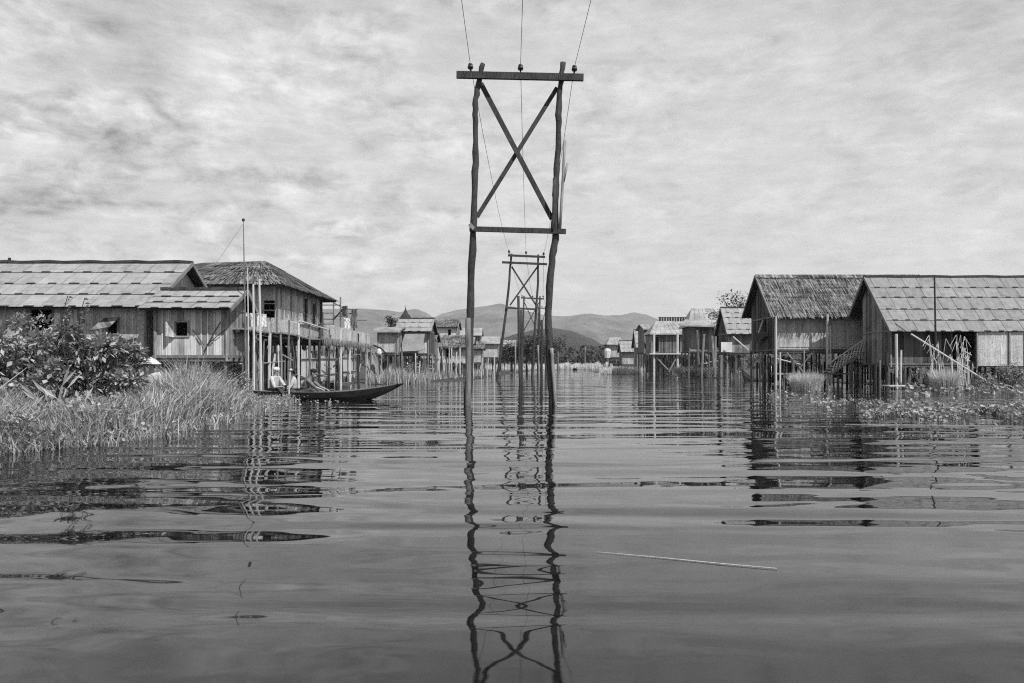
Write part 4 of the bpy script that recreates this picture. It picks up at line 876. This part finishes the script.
for (D_, pts, r_, mm, lab) in ((43,[(520.3,383),(519,350),(518.3,296)],.085,'pylon','thick lone pole standing just right of the second pylon leg'),(46,[(522,381.5),(521.5,350),(521.3,310)],.08,'pylon','lone pole touching the thick pole on its right'),(41,[(541.6,384.5),(541.4,350),(541.8,320)],.08,'dark','dark lone pole close to the near right pylon leg'),(60,[(515,378.5),(515.3,362),(515.5,340)],.07,'pylon_pale','thin pale pole left of the thick lone pole'),(64,[(539,377.5),(538.5,360),(538,345)],.07,'pylon_pale','thin pale pole beside the second pylon right leg'),
        (190,[(558,370),(558,356),(557.5,341)],.25,'post','far thin pole right of the near pylon'),(190,[(553,370),(553,356),(553,346)],.2,'post','far thin pole hidden beside the near pylon leg'),(210,[(585,369),(585,356),(585.5,346)],.22,'post','far thin pole before the wood at the end of the canal')):
    q = [V((px(pts[0][0],D_),D_,-1.5))]+[V((px(a,D_),D_,pz(b_,D_))) for a,b_ in pts]; mb = MB(); mb.tube(wig(q,2,.015), r_, 7); tag(mb.build('pole', M[mm], base=(q[0].x,D_,0), smooth=True), lab, 'pole', 'lone poles in the canal')
def wire(a, b_, sag, r=.008):
    a = V(a); b_ = V(b_); n = 24; return [a.lerp(b_,k/n)-V((0,0,4*sag*(k/n)*(1-k/n))) for k in range(n+1)]
tops0 = [V((-1.05,-16,9.7)), V((.28,-16,9.7)), V((2.2,-16,9.7))]
for i, nm in enumerate(('left','middle','right')):
    mb = MB(); up = V((0,0,.14))
    mb.tube(wire(tops0[i]+up, ins1[i]+up*.6, .25), .007, 5); mb.tube(wire(ins1[i]+up*.6, ins2[i]+up*.6, .55), .008, 5); mb.tube(wire(ins2[i]+up*.6, ins3[i]+up*.6, .5), .012, 5); mb.tube(wire(ins3[i]+up*.6, ins4[i]+up*.6, .4), .014, 5)
    tag(mb.build('power_line', M['wire'], base=tuple(ins1[i])), 'thin sagging power wire on the %s insulators of the pylons' % nm, 'wire', 'power lines')

# ------------------------------------------------------------------ boats
def canoe(name, x0, x1, yc, wmax, zg, zbow, zstern, label, m='hull', ang=0, overhang=.3, nz=26):
    t = thing(name, ((x0+x1)/2, yc, 0), label, 'boat'); L = x1-x0; hull = MB(); inn = MB(); rows = []
    for i in range(nz+1):
        s = i/nz; wd_ = wmax/2*max(.03, (1-abs(2*s-1)**2.6)); g = zg + (zbow-zg)*max(0,(s-.5)/.5)**1.9 + (zstern-zg)*max(0,(.45-s)/.45)**2
        k = -.14 + (g-.02+.14)*max(0,(s-(1-overhang))/overhang)**1.1 + (g-.02+.14)*max(0,((.12)-s)/.12)**1.2
        x = x0+L*s; rows.append((x, wd_, g, k))
    C = V(((x0+x1)/2, yc)); ca, sa = math.cos(ang), math.sin(ang)
    def T(x, y, z): dx = x-C.x; return (C.x+dx*ca-y*sa, C.y+dx*sa+y*ca, z)
    vs = []; fs = []
    for (x, w_, g, k) in rows: 
        for (fy, fz) in ((-1,1),(-.92,.55),(-.62,.12),(0,0),(.62,.12),(.92,.55),(1,1)): vs.append(T(x, fy*w_, k+(g-k)*fz))
        for (fy, fz) in ((.86,1),(.8,.55),(.5,.2),(0,.12),(-.5,.2),(-.8,.55),(-.86,1)): vs.append(T(x, fy*w_, k+(g-k)*fz))
    n = 14
    for i in range(nz):
        for q in range(n): q2 = (q+1) % n; fs.append((i*n+q, i*n+q2, (i+1)*n+q2, (i+1)*n+q))
    fs += [tuple(range(n-1,-1,-1)), tuple(nz*n+q for q in range(n))]
    hull.add(vs, fs); hull.build('hull', M[m], t)
    for sgn in (-1,1):
        gw = MB(); gw.tube([T(x, sgn*w_*.95, g+.012) for (x,w_,g,k) in rows[1:-1]], .018, 5); gw.build('gunwale', M['post'], t)
    for s in (.3,.5,.68):
        x, w_, g, k = rows[int(s*nz)]; th = MB(); a = T(x,-w_*.85,g-.06); b_ = T(x,w_*.85,g-.06); th.beam(a, b_, .16, .03); th.build('thwart', M['post'], t)
    return t
yc = 22.5
canoe('canoe', px(240,yc), px(404,yc), yc, .72, .235, .54, .3, 'long black wooden canoe with raised bow carrying people beside the grass bank')
canoe('canoe', px(741,50), px(776,50), 50, .8, .2, .32, .95, 'moored dark canoe with curved bow beneath the thatched house', 'hull_pale', overhang=.15)
mb = MB(); D = 50.2; x = px(760.5,D); mb.lathe((x,D,.02), [(.0,0),(.2,0),(.2,.1),(.17,.5),(.19,.75),(.15,.78),(0,.78)], 10); tag(mb.build('plastic_drum', M['white'], base=(x,D,.02)), 'white drum standing in the moored canoe', 'drum')
mb = MB(); D = 49.6; mb.tube([(px(767,D),D,1.9),(px(771,D),D,.9),(px(775,D),D,-.2)], [.07,.08,.1], 7); tag(mb.build('mooring_pole', M['bamboo'], base=(px(775,D),D,0)), 'pale crooked mooring pole leaning beside the moored canoe', 'pole')
canoe('canoe', px(326,36), px(352,36), 36, .6, .2, .24, .22, 'small pale canoe tied up under the walkway', 'hull_pale', overhang=.15)
# far boat head on
tF = canoe('canoe', -1.4, 1.4, 0, 1.3, .35, .6, .5, 'small dark far boat out on the open water near the end of the canal', 'hull', ang=math.pi/2)
tF.location = (px(575,175),175,0)
# floating stick and bamboo pole
mb = MB(); a = V((px(597,4.04),wd(552.5),.004)); b_ = V((px(777,3.72),wd(569.5),.006)); a.x = px(597,a.y); b_.x = px(777,b_.y)
mb.tube([a, a.lerp(b_,.35)+V((0,.004,0)), a.lerp(b_,.7)+V((0,-.006,0)), b_], [.001,.002,.0028,.002], 6); tag(mb.build('reed_stalk', M['bamboo'], base=tuple(a)), 'thin white reed stalk floating on the near water', 'reed stalk')
mb = MB(); D = wd(425.5); mb.tube([(px(845,D+.2),D+.2,.0),(px(930,D),D,.004),(px(1040,D-.3),D-.3,.006)], .009, 6); tag(mb.build('floating_bamboo', M['pylon_pale'], base=(px(900,D),D,0)), 'long thin bamboo floating just in front of the hyacinth band', 'bamboo')

# ------------------------------------------------------------------ people
def skinned(name, verts, edges, radii, m, parent, sub=2):
    me = bpy.data.meshes.new(name); me.from_pydata([tuple(v) for v in verts], edges, []); o = bpy.data.objects.new(name, me); COL.objects.link(o)
    sk = o.modifiers.new('skin','SKIN'); sk.use_smooth_shade = True
    if not me.skin_vertices: return None
    for i, d in enumerate(me.skin_vertices[0].data): r = radii[i]; d.radius = r if isinstance(r, tuple) else (r, r); d.use_root = (i == 0)
    o.modifiers.new('sub','SUBSURF').levels = sub; o.modifiers['sub'].render_levels = sub
    dg = bpy.context.evaluated_depsgraph_get(); me2 = bpy.data.meshes.new_from_object(o.evaluated_get(dg)); o.modifiers.clear(); o.data = me2; me2.name = name
    me2.materials.clear(); me2.materials.append(m); me2.polygons.foreach_set('use_smooth', [True]*len(me2.polygons))
    o.parent = parent; return o
def person(loc, rz, label, lean, handL, handR, kneeL, kneeR, footL, footR, shirt, trouser, hat, head_pitch=0, s=1.0):
    t = thing('person', loc, label, 'person'); t.rotation_euler = (0,0,rz); t.scale = (s,s,s)
    f = V((math.sin(lean),0,math.cos(lean)))
    pel = V((0,0,.1)); belly = pel+f*.2; chest = pel+f*.4; nb = pel+f*.53; nk = nb+V((f.x*.5,0,.9)).normalized()*.07
    hd = nk+V((.03+head_pitch*.06,0,.08)); ht = hd+V((.0,0,.11))
    vs = [pel,belly,chest,nb,nk,hd,ht]; es = [(i,i+1) for i in range(6)]; rr = [(.14,.12),(.13,.105),(.15,.11),(.07,.06),(.055,.055),(.085,.09),(.07,.075)]
    def ad(v, r, p): vs.append(V(v)); rr.append(r); es.append((p, len(vs)-1)); return len(vs)-1
    shv = []; arms = []
    for sg, hnd in ((1,handL),(-1,handR)):
        sh_ = ad(chest+f*.08+V((0,sg*.17,0)), .058, 2); S0 = vs[sh_]; H = V(hnd); mid = (S0+H)/2; d = (H-S0); L = d.length; up = .29; bend = math.sqrt(max(0, up*up-(min(L,.56)/2)**2))
        elb = mid+V((0,sg*.35,-1)).normalized()*bend; e = ad(elb, .04, sh_); w_ = ad(H, .026, e); dv = (H-elb).normalized(); arms.append((S0, elb, H))
        pm = ad(H+dv*.05, (.035,.018), w_); sd = dv.cross(V((0,0,1))).normalized()
        for k in range(4):
            b_ = ad(H+dv*(.095)+sd*(k-1.5)*.019, .0085, pm); ad(vs[b_]+dv*(.035-.004*abs(k-1.5))+V((0,0,-.02)), .0075, b_)
        th = ad(H+dv*.05+sd*.045*sg*-1, .01, pm); ad(vs[th]+dv*.03+V((0,0,-.015)), .008, th)
    for sg, kn, ft in ((1,kneeL,footL),(-1,kneeR,footR)):
        hp = ad(pel+V((.02,sg*.09,-.01)), .085, 0); k = ad(kn, .06, hp); a = ad(ft, .037, k); ad(V(ft)+V((.13,0,-.03)), .03, a)
    body = skinned('body', vs, es, rr, M['skin'], t, 1)
    # nose, ears, eyes, mouth
    fc = MB(); fc.lathe(hd+V((.095,0,.02)), [(0,-.02),(.014,-.012),(.01,.01),(0,.03)], 8); fc.build('nose', M['skin'], None, (0,0,0)).parent = t
    for sg in (1,-1):
        e = MB(); e.lathe(hd+V((0,sg*.088,.01)), [(0,-.03),(.015,-.015),(.018,.015),(0,.03)], 8); e.build('ear', M['skin'], None, (0,0,0)).parent = t
        e = MB(); e.lathe(hd+V((.083,sg*.032,.035)), [(0,-.009),(.01,0),(0,.009)], 8); e.build('eye', M['hair'], None, (0,0,0)).parent = t
    mo = MB(); mo.box(hd.x+.078,hd.x+.09,-.022,.022,hd.z-.045,hd.z-.036); mo.build('mouth', M['vest'], None, (0,0,0)).parent = t
    hr = MB(); vs_ = []; fs_ = []; prof = [(.095,-.045),(.104,.0),(.102,.06),(.075,.12),(.0,.155)]; K = 14
    for (r_, z_) in prof:
        for k in range(K+1):
            half = 92 if z_ < .05 else 178; a_ = math.radians(180-half + 2*half*k/K); vs_.append(hd+V((-.008+r_*.88*math.cos(a_), r_*math.sin(a_), z_)))
    for i in range(len(prof)-1):
        for k in range(K): fs_.append((i*(K+1)+k, i*(K+1)+k+1, (i+1)*(K+1)+k+1, (i+1)*(K+1)+k))
    hr.add(vs_, fs_); hr.build('hair', M['hair'], None, (0,0,0), True).parent = t
    # shirt: torso and sleeves
    vs2 = [pel+V((0,0,-.02)),belly,chest,nb-f*.02]; es2 = [(0,1),(1,2),(2,3)]; r2 = [(.165,.15),(.155,.13),(.172,.135),(.08,.075)]
    for (S0, elb, H) in arms: vs2 += [S0, elb, elb.lerp(H,.25)]; n = len(vs2); es2 += [(2,n-3),(n-3,n-2),(n-2,n-1)]; r2 += [.078,.06,.055]
    skinned('shirt', vs2, es2, r2, M[shirt], t, 1)
    vs3 = [pel]; es3 = []; r3 = [(.16,.15)]
    for sg, kn, ft in ((1,kneeL,footL),(-1,kneeR,footR)): vs3 += [pel+V((.02,sg*.09,-.01)), V(kn), V(kn).lerp(V(ft),.85)]; n = len(vs3); es3 += [(0,n-3),(n-3,n-2),(n-2,n-1)]; r3 += [.1,.078,.06]
    skinned('trousers', vs3, es3, r3, M[trouser], t, 1)
    h = MB()
    if hat == 'cone': h.lathe(hd+V((0,0,.07)), [(.235,-.02),(.23,-.005),(.13,.075),(.0,.16)], 18); mm = 'hat'
    elif hat == 'cap': h.lathe(hd+V((-.005,0,.065)), [(.112,0),(.116,.03),(.09,.08),(0,.105)], 14); h.lathe(hd+V((.08,0,.068)), [(0,.0),(.09,.0),(.09,.008),(0,.012)], 14, 1.1, .9); mm = 'blackhat'
    elif hat == 'brim': h.lathe(hd+V((-.01,0,.06)), [(.2,-.01),(.11,.015),(.11,.07),(.085,.12),(0,.13)], 16); mm = 'blackhat'
    else: h.lathe(hd+V((-.01,0,.06)), [(.11,-.01),(.116,.02),(.114,.05),(.08,.09),(0,.11)], 14); mm = 'hat'
    h.build('hat', M[mm], None, (0,0,0), True).parent = t
    return t
seat = .14
person((px(273,yc),yc,seat), -.45, 'person in a white shirt seated at the stern holding an upright paddle', .22, (.5,.16,.36), (.48,-.16,.28), (.38,.14,.3), (.38,-.14,.28), (.62,.12,-.02), (.62,-.12,-.02), 'shirt', 'trouser', 'wrap')
person((px(294,yc+.15),yc+.15,seat), math.pi+.5, 'person in a pale shirt and dark brimmed hat sitting between two others in the canoe', .05, (.34,.14,.2), (.34,-.14,.2), (.36,.13,.26), (.36,-.13,.26), (.5,.12,-.02), (.5,-.12,-.02), 'shirt', 'trouser', 'brim', s=.95)
person((px(303,yc),yc,seat), -.12, 'person in a dark cap and grey shirt leaning forward with arms stretched down', .5, (.74,.12,.2), (.68,-.1,.2), (.4,.16,.22), (.4,-.16,.2), (.62,.14,-.02), (.62,-.14,-.02), 'vest', 'trouser', 'cap', 1)
person((px(152.5,16),16,.36), -1.4, 'person in a white shirt and cone shaped straw hat half hidden in the grass', .15, (.34,.2,.15), (.34,-.2,.15), (.3,.15,.08), (.3,-.15,.08), (.42,.15,-.3), (.42,-.15,-.3), 'shirt', 'trouser', 'cone', s=.95)
mb = MB(); mb.box(px(150,16)-.3,px(150,16)+.35,15.8,16.25,.05,.38); tag(mb.build('wooden_crate', M['post'], base=(px(150,16),16,.05)), 'low wooden crate under the person with the cone hat', 'crate')
tp = thing('paddle', (px(290,22.1),22.1,.0), 'pale upright paddle with a knob held by the stern person', 'paddle')
mb = MB(); mb.tube([(px(288.5,22.1),22.1,-.3),(px(289.2,22.1),22.1,.4),(px(290.2,22.1),22.1,pz(370.5,22.1))], .025, 7); mb.build('shaft', M['bamboo'], tp)
mb = MB(); mb.lathe((px(290.8,22.1),22.1,pz(369.8,22.1)), [(0,-.05),(.05,-.03),(.06,.0),(.045,.03),(0,.045)], 10); mb.build('knob', M['bamboo'], tp, smooth=True)

# ------------------------------------------------------------------ far wood and shore
mb = MB()
for k in range(15000):
    q = U(455, 700); D = U(232, 300); top = 348 + 5*mn.noise(V((q*.06, 0, 0))) + 3*mn.noise(V((q*.25, 3, 0))); hh = pz(top, 240)
    c = V((px(q,D), D, U(0,1)**.8*hh)); mb.leaf(c, (U(-1,1),U(-1,1),U(-.5,1)), (U(-.4,.4),-1,.5), U(.9,1.9), U(.7,1.3))
tag(mb.build('far_wood', M['wood_far']), 'dark far off wood behind the end of the canal', 'wood', kind='stuff')
mb = MB()
for sd in ((-1500,455),(700,2500)):
    for k in range(16000):
        q = U(*sd); D = U(240,320); hh = pz(352+5*mn.noise(V((q*.03,0,0))), 250); mb.leaf((px(q,D),D,U(0,1)*hh), (U(-1,1),U(-1,1),U(-.5,1)), (U(-.4,.4),-1,.5), U(1.5,3), U(1,2))
tag(mb.build('side_wood', M['wood_far']), 'dark woods far behind the houses on both sides', 'wood', kind='stuff')
bank('far_shore', [(px(548,185),185),(px(575,200),200),(px(610,170),170),(px(700,150),150),(px(900,200),200),(600,340),(-600,340),(px(300,170),170),(px(520,170),170)], .05)
mb = MB()
for k in range(9000):
    q = U(560, 612) if R() < .6 else U(480, 612); D = U(196, 232); h = U(.5,2.2)*(1+.5*mn.noise(V((q*.2,1,0)))); mb.blade((px(q,D),D,0), h, U(.1,.25), U(-.5,.5), U(-.3,.3))
tag(mb.build('shore_reeds', M['reed']), 'pale reeds lining the far shore', 'reeds', kind='stuff')

# ------------------------------------------------------------------ haze
hm = bpy.data.materials.new('haze'); hm.use_nodes = True; nt = hm.node_tree; nt.nodes.clear()
o_ = nt.nodes.new('ShaderNodeOutputMaterial'); pv = nt.nodes.new('ShaderNodeVolumePrincipled'); nt.links.new(pv.outputs[0], o_.inputs['Volume'])
pv.inputs['Color'].default_value = (.93,.93,.93,1); pv.inputs['Density'].default_value = .00014; pv.inputs['Anisotropy'].default_value = .1
mb = MB(); mb.box(-9500, 9500, -300, 9500, -2.6, 620); tag(mb.build('haze', hm), kind='stuff', label='thin pale haze over the lake', cat='haze')
for o in bpy.data.objects:
    for k in ('_w', '_ztop'):
        if k in o: del o[k]
